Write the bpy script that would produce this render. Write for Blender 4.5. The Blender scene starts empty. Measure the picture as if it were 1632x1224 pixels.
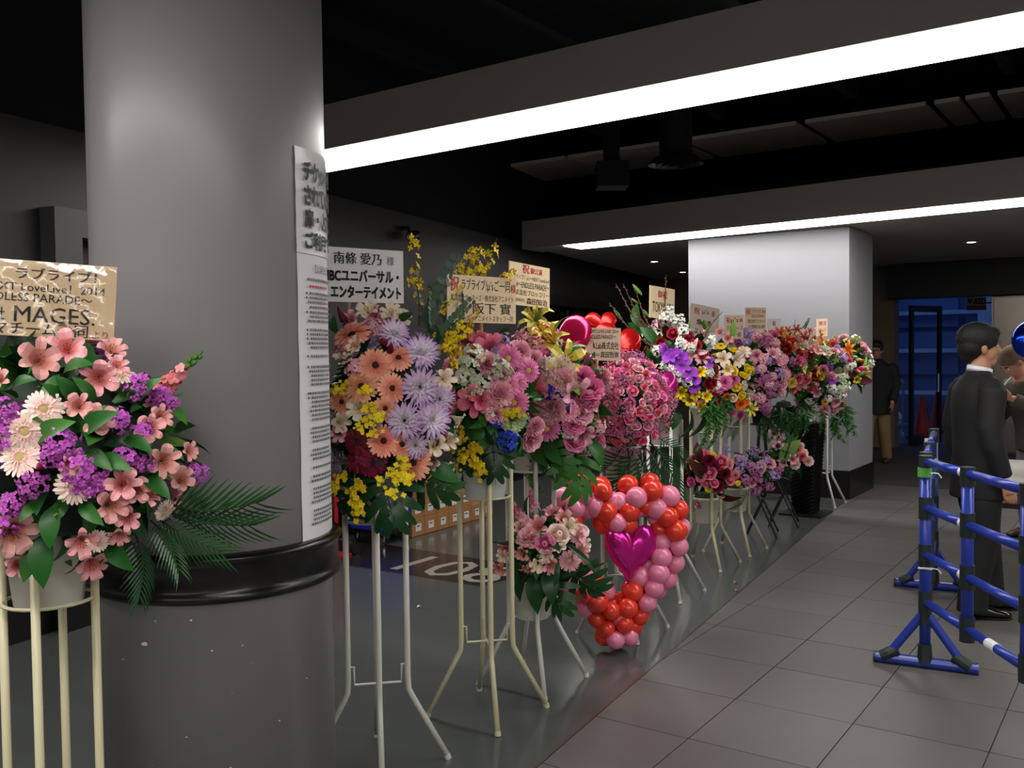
import bpy, bmesh, math, random
from mathutils import Vector, Matrix, Euler

random.seed(11)
SC = bpy.context.scene
COL = SC.collection
PI = math.pi
R = math.radians

# ------------------------------------------------------------------ camera
FPX, PITCH, ROLL, EYE = 1500.0, R(2.0), R(0.7), 1.6
TH = R(34.7)                                  # the hall's own axes against the view direction
_F = Vector((0, math.cos(PITCH), -math.sin(PITCH)))
_U0 = Vector((1, 0, 0)).cross(_F)
_RT = Vector((1, 0, 0)) * math.cos(ROLL) - _U0 * math.sin(ROLL)
_UP = _U0 * math.cos(ROLL) + Vector((1, 0, 0)) * math.sin(ROLL)
EYEP = Vector((0, 0, EYE))
cam_d = bpy.data.cameras.new('camera')
cam_d.sensor_width = 36.0
cam_d.lens = 36.0 * FPX / 1632.0
cam_d.clip_start = 0.05
cam = bpy.data.objects.new('camera', cam_d)
COL.objects.link(cam)
cam.matrix_world = Matrix(((_RT.x, _UP.x, -_F.x, 0), (_RT.y, _UP.y, -_F.y, 0), (_RT.z, _UP.z, -_F.z, EYE), (0, 0, 0, 1)))
SC.camera = cam

# ------------------------------------------------------------------ world, exposure
SC.view_settings.view_transform = 'Standard'
SC.view_settings.look = 'None'
SC.view_settings.gamma = 1.0
SC.view_settings.use_curve_mapping = False
SC.view_settings.exposure = 0.78
SC.cycles.use_denoising = True
SC.cycles.max_bounces = 8
SC.cycles.sample_clamp_indirect = 4.0
wd = bpy.data.worlds.new('dusk')
SC.world = wd
wd.use_nodes = True
wd.node_tree.nodes['Background'].inputs[0].default_value = (0.10, 0.18, 0.44, 1)
wd.node_tree.nodes['Background'].inputs[1].default_value = 0.5
STRIP = 7.5                                   # radiance of the ceiling light strips
STRIP_COL = (1.0, 0.965, 0.915)
REAR_BOOST = 10.0                                  # unseen strips above and behind the viewer, boosted to brighten column and flowers
DOWNLIGHT = 30.0

# ------------------------------------------------------------------ helpers
def lin(c):
    if isinstance(c, str):
        c = tuple(int(c[i:i + 2], 16) / 255 for i in (0, 2, 4))
    return tuple(((x / 12.92) if x <= 0.04045 else ((x + 0.055) / 1.055) ** 2.4) for x in c[:3]) + (1,)

def ray(x, y):
    return _F + _RT * ((x - 816) / FPX) - _UP * ((y - 612) / FPX)
def at(x, y, dep):
    d = ray(x, y); return EYEP + d * (dep / d.y)
def fl(x, y, z=0.0):
    d = ray(x, y); return EYEP + d * ((z - EYE) / d.z)
def pxs(n, dep):
    return n * dep / FPX
ML = Matrix.Rotation(-TH, 4, 'Z')             # hall axes -> world
def L(x, y, z=0.0):
    return ML @ Vector((x, y, z))

_mats = {}
def mat(name, col, rough=0.6, metal=0.0, spec=0.5, noise=None, bump=None, trans=0.0, emit=None, coat=0.0, ior=None, alpha=None):
    if name in _mats: return _mats[name]
    m = bpy.data.materials.new(name); m.use_nodes = True
    nt = m.node_tree; b = nt.nodes['Principled BSDF']
    c = lin(col) if not (isinstance(col, tuple) and len(col) == 4) else col
    b.inputs['Base Color'].default_value = c
    b.inputs['Roughness'].default_value = rough
    b.inputs['Metallic'].default_value = metal
    b.inputs['Specular IOR Level'].default_value = spec
    if coat: b.inputs['Coat Weight'].default_value = coat; b.inputs['Coat Roughness'].default_value = 0.08
    if trans: b.inputs['Transmission Weight'].default_value = trans
    if ior: b.inputs['IOR'].default_value = ior
    if alpha is not None: b.inputs['Alpha'].default_value = alpha
    if emit:
        b.inputs['Emission Color'].default_value = emit[0] + (1,); b.inputs['Emission Strength'].default_value = emit[1]
    tc = None
    if noise or bump:
        tc = nt.nodes.new('ShaderNodeTexCoord')
    if noise:                                  # (scale, amount)
        n = nt.nodes.new('ShaderNodeTexNoise'); n.inputs['Scale'].default_value = noise[0]; n.inputs['Detail'].default_value = 6
        nt.links.new(tc.outputs['Object'], n.inputs['Vector'])
        h = nt.nodes.new('ShaderNodeMix'); h.data_type = 'RGBA'
        a = noise[1]
        h.inputs['A'].default_value = tuple(x * (1 - a) for x in c[:3]) + (1,)
        h.inputs['B'].default_value = tuple(min(1, x * (1 + a)) for x in c[:3]) + (1,)
        nt.links.new(n.outputs['Fac'], h.inputs['Factor']); nt.links.new(h.outputs['Result'], b.inputs['Base Color'])
    if bump:
        n = nt.nodes.new('ShaderNodeTexNoise'); n.inputs['Scale'].default_value = bump[0]; n.inputs['Detail'].default_value = 4
        nt.links.new(tc.outputs['Object'], n.inputs['Vector'])
        bp = nt.nodes.new('ShaderNodeBump'); bp.inputs['Strength'].default_value = bump[1]; bp.inputs['Distance'].default_value = 0.01
        nt.links.new(n.outputs['Fac'], bp.inputs['Height']); nt.links.new(bp.outputs['Normal'], b.inputs['Normal'])
    _mats[name] = m
    return m

def petal_mat(name, inner, outer, lo=0.15, hi=0.8, rough=0.55, vary=0.16):
    """petal colour runs from the heart of the bloom outwards; every bloom differs a little"""
    if name in _mats: return _mats[name]
    m = bpy.data.materials.new(name); m.use_nodes = True
    nt = m.node_tree; b = nt.nodes['Principled BSDF']
    tc = nt.nodes.new('ShaderNodeTexCoord'); ln = nt.nodes.new('ShaderNodeVectorMath'); ln.operation = 'LENGTH'
    nt.links.new(tc.outputs['Object'], ln.inputs[0])
    rp = nt.nodes.new('ShaderNodeValToRGB')
    rp.color_ramp.elements[0].position = lo; rp.color_ramp.elements[0].color = lin(inner)
    rp.color_ramp.elements[1].position = hi; rp.color_ramp.elements[1].color = lin(outer)
    nt.links.new(ln.outputs['Value'], rp.inputs['Fac'])
    oi = nt.nodes.new('ShaderNodeObjectInfo'); hs = nt.nodes.new('ShaderNodeHueSaturation')
    mr = nt.nodes.new('ShaderNodeMapRange'); mr.inputs['To Min'].default_value = 1 - vary; mr.inputs['To Max'].default_value = 1 + vary
    nt.links.new(oi.outputs['Random'], mr.inputs['Value']); nt.links.new(mr.outputs['Result'], hs.inputs['Value'])
    mh = nt.nodes.new('ShaderNodeMapRange'); mh.inputs['To Min'].default_value = 0.512; mh.inputs['To Max'].default_value = 0.488
    nt.links.new(oi.outputs['Random'], mh.inputs['Value']); nt.links.new(mh.outputs['Result'], hs.inputs['Hue'])
    nt.links.new(rp.outputs['Color'], hs.inputs['Color']); nt.links.new(hs.outputs['Color'], b.inputs['Base Color'])
    b.inputs['Roughness'].default_value = rough
    b.inputs['Specular IOR Level'].default_value = 0.3
    b.inputs['Subsurface Weight'].default_value = 0.0
    _mats[name] = m
    return m

class MB:
    def __init__(s): s.v = []; s.f = []; s.m = []
    def add(s, vs, fs, mi=0):
        o = len(s.v); s.v += [Vector(v) for v in vs]
        for f in fs: s.f.append([i + o for i in f]); s.m.append(mi)
        return s
    def box(s, c, sz, M=None, mi=0, bev=0.0):
        x, y, z = (k / 2 for k in sz); c = Vector(c)
        if bev <= 0:
            vs = [(-x, -y, -z), (x, -y, -z), (x, y, -z), (-x, y, -z), (-x, -y, z), (x, -y, z), (x, y, z), (-x, y, z)]
            fs = [(0, 3, 2, 1), (4, 5, 6, 7), (0, 1, 5, 4), (1, 2, 6, 5), (2, 3, 7, 6), (3, 0, 4, 7)]
        else:                                   # upright edges and rims chamfered
            def ring(z_, i):
                a, b_ = x - i, y - i
                k = bev
                return [(-a + k, -b_, z_), (a - k, -b_, z_), (a, -b_ + k, z_), (a, b_ - k, z_), (a - k, b_, z_), (-a + k, b_, z_), (-a, b_ - k, z_), (-a, -b_ + k, z_)]
            vs = ring(-z, bev) + ring(-z + bev, 0) + ring(z - bev, 0) + ring(z, bev)
            fs = [tuple(reversed(range(8))), tuple(range(24, 32))]
            for r_ in range(3):
                for i in range(8):
                    j = (i + 1) % 8
                    fs.append((r_ * 8 + i, r_ * 8 + j, r_ * 8 + 8 + j, r_ * 8 + 8 + i))
        if M is None: vs = [Vector(v) + c for v in vs]
        else: vs = [M @ (Vector(v) + c) for v in vs]
        return s.add(vs, fs, mi)
    def prism(s, poly, z0, z1, M=None, mi=0):
        n = len(poly); vs = [Vector((p[0], p[1], z0)) for p in poly] + [Vector((p[0], p[1], z1)) for p in poly]
        if M is not None: vs = [M @ v for v in vs]
        fs = [tuple(reversed(range(n))), tuple(range(n, 2 * n))] + [(i, (i + 1) % n, n + (i + 1) % n, n + i) for i in range(n)]
        return s.add(vs, fs, mi)
    def rings(s, rs, closed=False, caps=True, mi=0):
        n = len(rs[0]); vs = [p for r_ in rs for p in r_]; fs = []
        k = len(rs)
        for a in range(k if closed else k - 1):
            b = (a + 1) % k
            for i in range(n):
                j = (i + 1) % n
                fs.append((a * n + i, a * n + j, b * n + j, b * n + i))
        if caps and not closed:
            fs.append(tuple(reversed(range(n)))); fs.append(tuple(range((k - 1) * n, k * n)))
        return s.add(vs, fs, mi)
    def tube(s, pts, rad, n=8, closed=False, mi=0):
        pts = [Vector(p) for p in pts]; k = len(pts)
        if not isinstance(rad, (list, tuple)): rad = [rad] * k
        rs = []; prev = None
        for i, p in enumerate(pts):
            if closed: t = pts[(i + 1) % k] - pts[i - 1]
            else: t = pts[min(i + 1, k - 1)] - pts[max(i - 1, 0)]
            t = t.normalized() if t.length > 1e-9 else Vector((0, 0, 1))
            if prev is None:
                u = t.orthogonal().normalized()
            else:
                u = (prev - t * prev.dot(t)).normalized()
            prev = u; w = t.cross(u)
            rs.append([p + (u * math.cos(2 * PI * j / n) + w * math.sin(2 * PI * j / n)) * rad[i] for j in range(n)])
        return s.rings(rs, closed, True, mi)
    def lathe(s, prof, n=24, c=(0, 0, 0), M=None, mi=0, caps=True):
        c = Vector(c)
        rs = [[Vector((r_ * math.cos(2 * PI * j / n), r_ * math.sin(2 * PI * j / n), z)) + c for j in range(n)] for r_, z in prof]
        if M is not None: rs = [[M @ p for p in r_] for r_ in rs]
        return s.rings(rs, False, caps, mi)
    def ell(s, c, r, n=12, k=8, M=None, mi=0):
        prof = [(max(1e-3, math.sin(PI * i / k)), -math.cos(PI * i / k)) for i in range(k + 1)]
        c = Vector(c)
        rs = [[Vector((q * math.cos(2 * PI * j / n) * r[0], q * math.sin(2 * PI * j / n) * r[1], z * r[2])) for j in range(n)] for q, z in prof]
        rs = [[((M @ p) if M is not None else p) + c for p in r_] for r_ in rs]
        return s.rings(rs, False, True, mi)
    def petal(s, ang, prof, cols=3, cup=0.0, mi=0, M=None, roll=0.0):
        """prof: (radius, height, half width) from heart to tip"""
        ca, sa = math.cos(ang), math.sin(ang); vs = []
        for r_, z, w in prof:
            for k in range(cols):
                t = -1 + 2 * k / (cols - 1)
                zz = z + cup * w * (t * t) + roll * t * w
                vs.append(Vector((r_ * ca - t * w * sa, r_ * sa + t * w * ca, zz)))
        fs = []
        for a in range(len(prof) - 1):
            for k in range(cols - 1):
                i = a * cols + k
                fs.append((i, i + cols, i + cols + 1, i + 1))
        if M is not None: vs = [M @ v for v in vs]
        return s.add(vs, fs, mi)
    def mesh(s, name, mats, smooth=False):
        me = bpy.data.meshes.new(name)
        me.from_pydata(s.v, [], s.f)
        for m in (mats if isinstance(mats, (list, tuple)) else [mats]): me.materials.append(m)
        me.polygons.foreach_set('material_index', s.m)
        if smooth: me.polygons.foreach_set('use_smooth', [True] * len(me.polygons))
        me.update()
        return me

_WM = {}
def link(name, data, parent=None, M=None):
    o = bpy.data.objects.new(name, data); COL.objects.link(o)
    M = M if M is not None else Matrix.Identity(4)
    _WM[o.name] = M
    if parent is not None:
        o.parent = parent; o.matrix_basis = _WM[parent.name].inverted() @ M
    else: o.matrix_basis = M
    return o
def tag(o, label=None, cat=None, group=None, kind=None):
    if label: o['label'] = label
    if cat: o['category'] = cat
    if group: o['group'] = group
    if kind: o['kind'] = kind
    return o
def obj(name, mb, mats, parent=None, M=None, smooth=False):
    """geometry of mb is in M's frame (world when M is None); a top-level mesh keeps its origin at M"""
    if M is None and parent is not None: M = _WM[parent.name]; return link(name, _shift(mb, M).mesh(name, mats, smooth), parent, M)
    return link(name, mb.mesh(name, mats, smooth), parent, M)
def _shift(mb, M):
    I = M.inverted(); mb.v = [I @ v for v in mb.v]; return mb
def thing(name, loc, label, cat, group=None, rz=0.0):
    M = Matrix.Translation(Vector(loc)) @ Matrix.Rotation(rz, 4, 'Z')
    o = link(name, None, None, M); o.empty_display_size = 0.2
    return tag(o, label, cat, group)
def frame(p, n, spin=0.0, scale=1.0):
    """matrix with z along n"""
    z = Vector(n).normalized(); x = z.orthogonal().normalized(); y = z.cross(x)
    c, s_ = math.cos(spin), math.sin(spin)
    x, y = x * c + y * s_, y * c - x * s_
    M = Matrix(((x.x, y.x, z.x, p[0]), (x.y, y.y, z.y, p[1]), (x.z, y.z, z.z, p[2]), (0, 0, 0, 1)))
    return M @ Matrix.Scale(scale, 4)
def aim(p, x, up, scale=1.0):
    """matrix with x along x and z close to up"""
    x = Vector(x).normalized(); up = Vector(up); y = up.cross(x)
    if y.length < 1e-4: y = x.orthogonal()
    y.normalize(); z = x.cross(y)
    return Matrix(((x.x, y.x, z.x, p[0]), (x.y, y.y, z.y, p[1]), (x.z, y.z, z.z, p[2]), (0, 0, 0, 1))) @ Matrix.Scale(scale, 4)

# meshes of lettering and remeshed bodies are evaluated in a scratch scene
TMP = bpy.data.scenes.new('scratch')
def _evaluated(o):
    TMP.collection.objects.link(o); vl = TMP.view_layers[0]; vl.update()
    me = bpy.data.meshes.new_from_object(o.evaluated_get(vl.depsgraph))
    TMP.collection.objects.unlink(o)
    return me
_glyphs = {}
def glyphs(text, bold=0.0):
    if (text, bold) in _glyphs: return _glyphs[(text, bold)]
    c = bpy.data.curves.new('lettering', 'FONT'); c.body = text; c.resolution_u = 2; c.offset = bold
    o = bpy.data.objects.new('lettering', c); me = _evaluated(o)
    vs = [v.co.copy() for v in me.vertices]; fs = [tuple(p.vertices) for p in me.polygons]
    bpy.data.objects.remove(o); bpy.data.curves.remove(c); bpy.data.meshes.remove(me)
    x0, x1 = min(v.x for v in vs), max(v.x for v in vs); y0, y1 = min(v.y for v in vs), max(v.y for v in vs)
    vs = [((v.x - x0) / (x1 - x0), (v.y - y0) / max(1e-6, y1 - y0)) for v in vs]
    _glyphs[(text, bold)] = (vs, fs)
    return vs, fs
def lettering(parent, text, box, fn, m, bold=0.012):
    """box = (u0, v0, u1, v1); fn maps (u, v) to a point on the surface"""
    vs, fs = glyphs(text, 0.0); u0, v0, u1, v1 = box
    mb = MB(); em = (u1 - u0) / max(1, len(text)) * bold * 1.2
    ev = (v1 - v0) * bold * 0.8
    for k, j in (((0, 0),) if bold <= 0 else ((-1, 0), (1, 0)) if bold < 0.03 else ((-1, -1), (1, -1), (1, 1), (-1, 1))):          # struck more than once for weight
        mb.add([fn(u0 + a * (u1 - u0) + k * em, v0 + b * (v1 - v0) + j * ev) for a, b in vs], fs)
    return obj('lettering', mb, m, parent)
def remeshed(mb, voxel, smooth=4):
    me = mb.mesh('body', [])
    o = bpy.data.objects.new('body', me)
    r_ = o.modifiers.new('r', 'REMESH'); r_.mode = 'VOXEL'; r_.voxel_size = voxel; r_.use_smooth_shade = True
    s_ = o.modifiers.new('s', 'SMOOTH'); s_.factor = 0.5; s_.iterations = smooth
    out = _evaluated(o)
    bpy.data.objects.remove(o); bpy.data.meshes.remove(me)
    out.polygons.foreach_set('use_smooth', [True] * len(out.polygons))
    return out
def put_mesh(name, me, mats, parent, M):
    me.materials.clear()
    for m in (mats if isinstance(mats, (list, tuple)) else [mats]): me.materials.append(m)
    return link(name, me, parent, M)

def structure(o):
    o['kind'] = 'structure'; return o
# ------------------------------------------------------------------ room materials
M_glossfloor = mat('polished stone', '4c504f', 0.16, noise=(3.0, 0.12), spec=0.5)
M_tile = mat('matt floor tile', '5c5956', 0.42, noise=(9.0, 0.08), bump=(60, 0.05), spec=0.4)
M_tile2 = mat('matt floor tile darker', '5a5754', 0.44, noise=(7.0, 0.09), bump=(60, 0.05), spec=0.4)
M_grout = mat('dark grout', '403d3a', 0.8)
M_black = mat('black paint', '0a0a0b', 0.5)
M_ceil = mat('black ceiling', '121213', 0.8, noise=(2, 0.2))
M_wallgrey = mat('dark grey wall paint', '302e2f', 0.55, noise=(1.5, 0.04))
M_farwall = mat('pale lobby wall', '95928d', 0.6)
M_portal = mat('portal grey', '4a494c', 0.5)
M_white = mat('white wall paint', '8c8d93', 0.5, noise=(2.5, 0.02))
M_beam = mat('beam paint', 'b4b0a8', 0.6)
M_soffit = mat('soffit paint', 'aaa49e', 0.6)
M_column = mat('grey column paint', '8a888a', 0.34, noise=(1.2, 0.04), spec=0.45, bump=(35, 0.03))
M_bumper = mat('black rubber', '090909', 0.28, spec=0.5)
M_panelgrey = mat('ceiling board', 'd0c8c0', 0.8)
M_base = mat('black baseboard', '0b0b0c', 0.35)
M_light = mat('light diffuser', 'ffffff', 0.5, emit=(STRIP_COL, STRIP))
M_light2 = mat('boosted rear diffuser', 'ffffff', 0.5, emit=(STRIP_COL, REAR_BOOST))
M_down = mat('downlight lens', 'ffffff', 0.5, emit=((1.0, 0.93, 0.82), DOWNLIGHT))
M_steel = mat('brushed steel', '9a9088', 0.28, metal=0.9, noise=(4, 0.06))
M_glass = mat('clear glass', 'ffffff', 0.02, trans=1.0, ior=1.12)
M_darkframe = mat('dark metal frame', '2c2a28', 0.35, metal=0.6)
M_redoor = mat('dark red door', '3a0c12', 0.5)
M_blackdoor = mat('glossy black door', '08080a', 0.12, spec=0.6)
M_backwall = mat('brown grey wall', '6a5a48', 0.6)
M_chrome = mat('chrome', 'c8c8c8', 0.15, metal=1.0)

# ------------------------------------------------------------------ floor
def bound(y): return -1.977 - 0.1065 * (y - 3.012)
floor = structure(obj('floor', MB().box((-1.2, 2.4, -0.056), (15.0, 28.0, 0.1), ML), M_grout))
gf = MB().prism([(-7.6, -11.5), (bound(-11.5), -11.5), (bound(11.05), 11.05), (-2.75, 11.05), (-7.6, 16.2)], -0.03, 0.0, ML)
tag(obj('polished_slab', gf, M_glossfloor, floor), 'dark polished stone floor')
obj('rear_slab', MB().prism([(bound(-11.5) + 0.01, -11.5), (5.8, -11.5), (5.8, -0.64), (bound(-0.64) + 0.01, -0.64)], -0.02, -0.0005, ML), M_tile, floor)
st = MB().prism([(bound(-11.5), -11.5), (bound(-11.5) + 0.008, -11.5), (bound(11.05) + 0.008, 11.05), (bound(11.05), 11.05)], -0.02, 0.0015, ML)
obj('joint_strip', st, mat('brass joint strip', '5c5248', 0.35, metal=0.5), floor)
def clip_right(poly):
    out = []
    f = lambda p: p[0] - (bound(p[1]) + 0.010)
    for i, p in enumerate(poly):
        q = poly[(i + 1) % len(poly)]; a, b = f(p), f(q)
        if a >= 0: out.append(p)
        if a * b < 0:
            t = a / (a - b); out.append((p[0] + (q[0] - p[0]) * t, p[1] + (q[1] - p[1]) * t))
    return out
TX, TY, TS, GAP = -1.07, 4.06, 0.521, 0.005
whole = {}
for i in range(-4, 9):
    for j in range(-9, 14):
        x0, y0 = TX + i * TS + GAP / 2, TY + j * TS + GAP / 2
        x1, y1 = x0 + TS - GAP, y0 + TS - GAP
        if y1 > 11.4: continue
        m_ = M_tile if (i * 7 + j * 13) % 3 else M_tile2
        poly = [(x0, y0), (x1, y0), (x1, y1), (x0, y1)]
        cl = clip_right(poly)
        if len(cl) < 3: continue
        c = Vector((x0, y0, 0))
        Mt = ML @ Matrix.Translation(c)
        dz = random.uniform(-0.0006, 0.0002)
        full = len(cl) == 4 and all(abs(a[0] - b[0]) + abs(a[1] - b[1]) < 1e-6 for a, b in zip(cl, poly))
        if full:
            if m_.name not in whole:
                whole[m_.name] = MB().prism([(0, 0), (TS - GAP, 0), (TS - GAP, TS - GAP), (0, TS - GAP)], -0.02, 0.0).mesh('tile', m_)
            link('tile', whole[m_.name], floor, Mt @ Matrix.Translation((0, 0, dz)))
        else:
            link('tile', MB().prism([(p[0] - x0, p[1] - y0) for p in cl], -0.02, 0.0).mesh('tile', m_), floor, Mt)
# dark gate marking with its number, let into the polished floor
mk = obj('gate_marking', MB().prism([(-5.55, 5.07), (-3.82, 5.10), (-3.68, 5.75), (-5.6, 5.82)], 0.0, 0.001, ML), mat('dark floor marking', '24201f', 0.22), floor)
lettering(mk, '801', (0, 0, 1, 1), lambda u, v: L(-3.80 - u * 0.90, 5.66 - v * 0.50, 0.0016), mat('floor numeral', '9a958a', 0.3), -0.006)

# ------------------------------------------------------------------ walls
WD = Vector((-0.185, 0.983, 0)).normalized()
_wd = ML.to_3x3() @ WD; _w0 = L(-5.3, 2.8)
_wn = Vector((0, 0, 1)).cross(_wd)
MW = Matrix(((_wd.x, _wn.x, 0, _w0.x), (_wd.y, _wn.y, 0, _w0.y), (0, 0, 1, 0), (0, 0, 0, 1)))     # x along the wall, y behind it
WT = 2.95
wl = MB()
for a, b, z0, z1 in ((-15.0, 0.33, 0, WT), (0.33, 1.6, 2.3, WT), (1.6, 7.5, 0, WT), (7.5, 10.2, 2.3, WT), (10.2, 13.6, 0, WT)):
    wl.box(((a + b) / 2, 0.1, (z0 + z1) / 2), (b - a, 0.2, z1 - z0), MW)
structure(obj('wall_left', wl, M_wallgrey))
structure(obj('wall_left_upper', MB().box((-0.7, 0.3, 3.7), (28.8, 0.36, 1.5), MW), M_ceil))
for k, (a, b) in enumerate(((-15.0, 0.33), (1.6, 7.25), (10.45, 13.5))):
    structure(obj('baseboard_left' + ('' if k == 0 else '_%d' % k), MB().box(((a + b) / 2, -0.012, 0.14), (b - a, 0.024, 0.28), MW), M_base))
def portal(name, s0, s1, w, out, top, m, lint):
    p = MB()
    p.box((s0 - w / 2, -out / 2 + 0.05, top / 2 + 0.15), (w, out + 0.1, top - 0.3), MW)
    p.box((s1 + w / 2, -out / 2 + 0.05, top / 2 + 0.15), (w, out + 0.1, top - 0.3), MW)
    p.box(((s0 + s1) / 2, -out / 2 + 0.05, top + lint / 2), (s1 - s0 + 2 * w, out + 0.1, lint), MW)
    o = structure(obj(name, p, m))
    q = MB()
    for s_ in (s0 - w / 2, s1 + w / 2): q.box((s_, -out / 2 + 0.05, 0.15), (w + 0.004, out + 0.104, 0.3), MW)
    obj('plinth', q, M_base, o)
    return o
portal('trim_1', 0.33, 1.6, 0.19, 0.12, 2.3, M_portal, 0.16)
portal('trim_2', 7.5, 10.2, 0.26, 0.16, 2.2, M_black, 0.14)
def hall_door(name, s0, s1, top, m, dep):
    d = structure(obj(name, MB().box(((s0 + s1) / 2, dep + 0.02, top / 2), (s1 - s0, 0.04, top), MW), m))
    for t in (0.25, 0.75):
        w = (s1 - s0) * 0.46
        obj('leaf', MB().box((s0 + (s1 - s0) * t, dep - 0.012, top / 2), (w, 0.03, top - 0.06), MW, bev=0.004), m, d)
        xs = s0 + (s1 - s0) * (0.44 if t < 0.5 else 0.56)
        obj('door_handle', MB().tube([MW @ Vector((xs, dep - 0.03, 0.9)), MW @ Vector((xs, dep - 0.07, 0.92)), MW @ Vector((xs, dep - 0.07, 1.28)), MW @ Vector((xs, dep - 0.03, 1.3))], 0.012), M_chrome, d)
hall_door('door_1', 0.33, 1.6, 2.3, M_redoor, 0.08)
hall_door('door_2', 7.5, 10.2, 2.2, M_blackdoor, 0.06)
# walls out of view that close the hall
structure(obj('wall_right', MB().box((5.9, 2.4, 2.2), (0.2, 28.0, 4.4), ML), M_farwall))
structure(obj('wall_rear', MB().box((-0.5, -11.4, 2.2), (13.0, 0.2, 4.4), ML), M_farwall))
wb = MB()
wb.box((-6.1, 15.75, 1.45), (5.24, 0.3, 2.9), ML)
wb.box((1.85, 15.75, 1.45), (7.9, 0.3, 2.9), ML)
wb.box((-1.4, 15.75, 3.6), (14.6, 0.3, 1.5), ML)
wb.box((-2.8, 15.75, 2.62), (1.42, 0.3, 0.56), ML)
structure(obj('wall_back', wb, M_backwall))
structure(obj('trim_header', MB().box((-0.2, 15.42, 2.60), (6.6, 0.36, 0.53), ML), M_black))
stw = structure(obj('wall_steel', MB().box((0.6, 15.57, 1.16), (5.4, 0.06, 2.32), ML), M_steel))
for k in range(4):
    obj('steel_panel', MB().box((-1.52 + k * 1.12, 15.525, 1.16), (1.1, 0.04, 2.28), ML, bev=0.006), M_steel, stw)
# pillar
pil = structure(obj('wall_pillar', MB().box((-3.60, 10.57, 1.575), (1.8, 0.96, 2.55), ML), M_white))
obj('baseboard', MB().box((-3.60, 10.57, 0.15), (1.824, 0.984, 0.3), ML), M_base, pil)

# ------------------------------------------------------------------ ceiling, beams, light strips
structure(obj('ceiling', MB().box((-1.2, 2.4, 4.42), (15.2, 28.0, 0.1), ML), M_ceil))
def beam(name, a0, a1, b0, b1, z, hgt, xl, xr, label, st=0.06):
    """near edge through a0-a1, far edge through b0-b1 (hall axes); extended from xl to xr"""
    f = lambda p, q, x: p[1] + (q[1] - p[1]) * (x - p[0]) / (q[0] - p[0])
    pr = MB().prism([(xl, f(a0, a1, xl) - 0.02), (xr, f(a0, a1, xr) - 0.02), (xr, f(b0, b1, xr) + 0.02), (xl, f(b0, b1, xl) + 0.02)], z, z + hgt, ML)
    o = structure(obj(name, pr, M_beam))
    n = max(1, int(round((xr - xl) / 2.45)))
    for k in range(n):
        u = xl + st + (xr - xl - st - 0.06) * k / n; w = xl + st + (xr - xl - st - 0.06) * (k + 1) / n - 0.004
        d = MB().prism([(u, f(a0, a1, u)), (w, f(a0, a1, w)), (w, f(b0, b1, w)), (u, f(b0, b1, u))], z - 0.012, z + 0.01, ML)
        obj('light_diffuser', d, M_light2 if b0[1] < 1 else M_light, o)
    return o
beam('ceiling_beam_1', (-4.445, 4.324), (-0.462, 4.219), (-4.948, 4.81), (-0.509, 4.654), 2.9, 0.28, -5.55, 5.7, '')
beam('ceiling_beam_2', (-6.09 * .977, 9.83 * .977), (-1.01 * .977, 9.307 * .977), (-6.30 * .977, 10.28 * .977), (-1.08 * .977, 9.80 * .977), 2.85, 0.34, -6.5, 5.7, '', 0.62)
beam('ceiling_beam_3', (-4.4, -0.35), (-0.4, -0.35), (-4.4, 0.1), (-0.4, 0.1), 2.9, 0.28, -4.6, 5.7, '')
beam('ceiling_beam_added', (-4.4, -5.5), (-0.4, -5.5), (-4.4, -5.05), (-0.4, -5.05), 2.9, 0.28, -3.9, 5.7, '')  # unseen strip, added to throw low light onto the column
so = structure(obj('ceiling_soffit', MB().prism([(-6.42, 9.98), (5.75, 8.92), (5.75, 15.95), (-7.6, 15.95)], 2.86, 3.2, ML), M_soffit))
for x, y in ((1043, 417), (1088, 434), (1548, 386)):
    p = fl(x, y, 2.858)
    d = obj('downlight_ring', MB().lathe([(0.052, 0.0), (0.07, -0.006), (0.085, 0.0), (0.085, 0.01), (0.052, 0.01)], 20, p), M_white, so)
    obj('downlight_lens', MB().lathe([(0.001, 0.0), (0.052, 0.0), (0.052, 0.004), (0.001, 0.004)], 16, p), M_down, d)
# grey boards and dark runs seen up between the beams
for k, (a, b) in enumerate(((-7.2, -5.95), (-5.9, -4.5), (-4.4, -3.15), (-3.05, -1.9), (-1.82, -1.6), (-1.55, -1.35), (-1.28, 0.2), (0.3, 1.8))):
    o = obj('ceiling_board', MB().prism([(a, 9.75), (b, 9.75), (b, 10.85), (a, 10.85)], 3.9, 3.94, ML), M_panelgrey)
    structure(o).name = 'trim_board_%d' % (k + 1)
dz = MB().lathe([(1.0, 3.93), (1.0, 3.97), (0.01, 3.97)], 40, L(-6.0, 11.2) * 1.0)
for k in range(7):
    x = -5.2 + k * 1.35
    structure(obj('trim_run_%d' % (k + 1), MB().box((x, 7.2, 4.08), (0.09, 4.6, 0.14), ML), M_ceil))
for k in range(4):
    structure(obj('trim_cable_tray_%d' % (k + 1), MB().box((-2.0, 1.6 + k * 0.75, 4.15), (8.5, 0.16, 0.08), ML), M_ceil))
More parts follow.
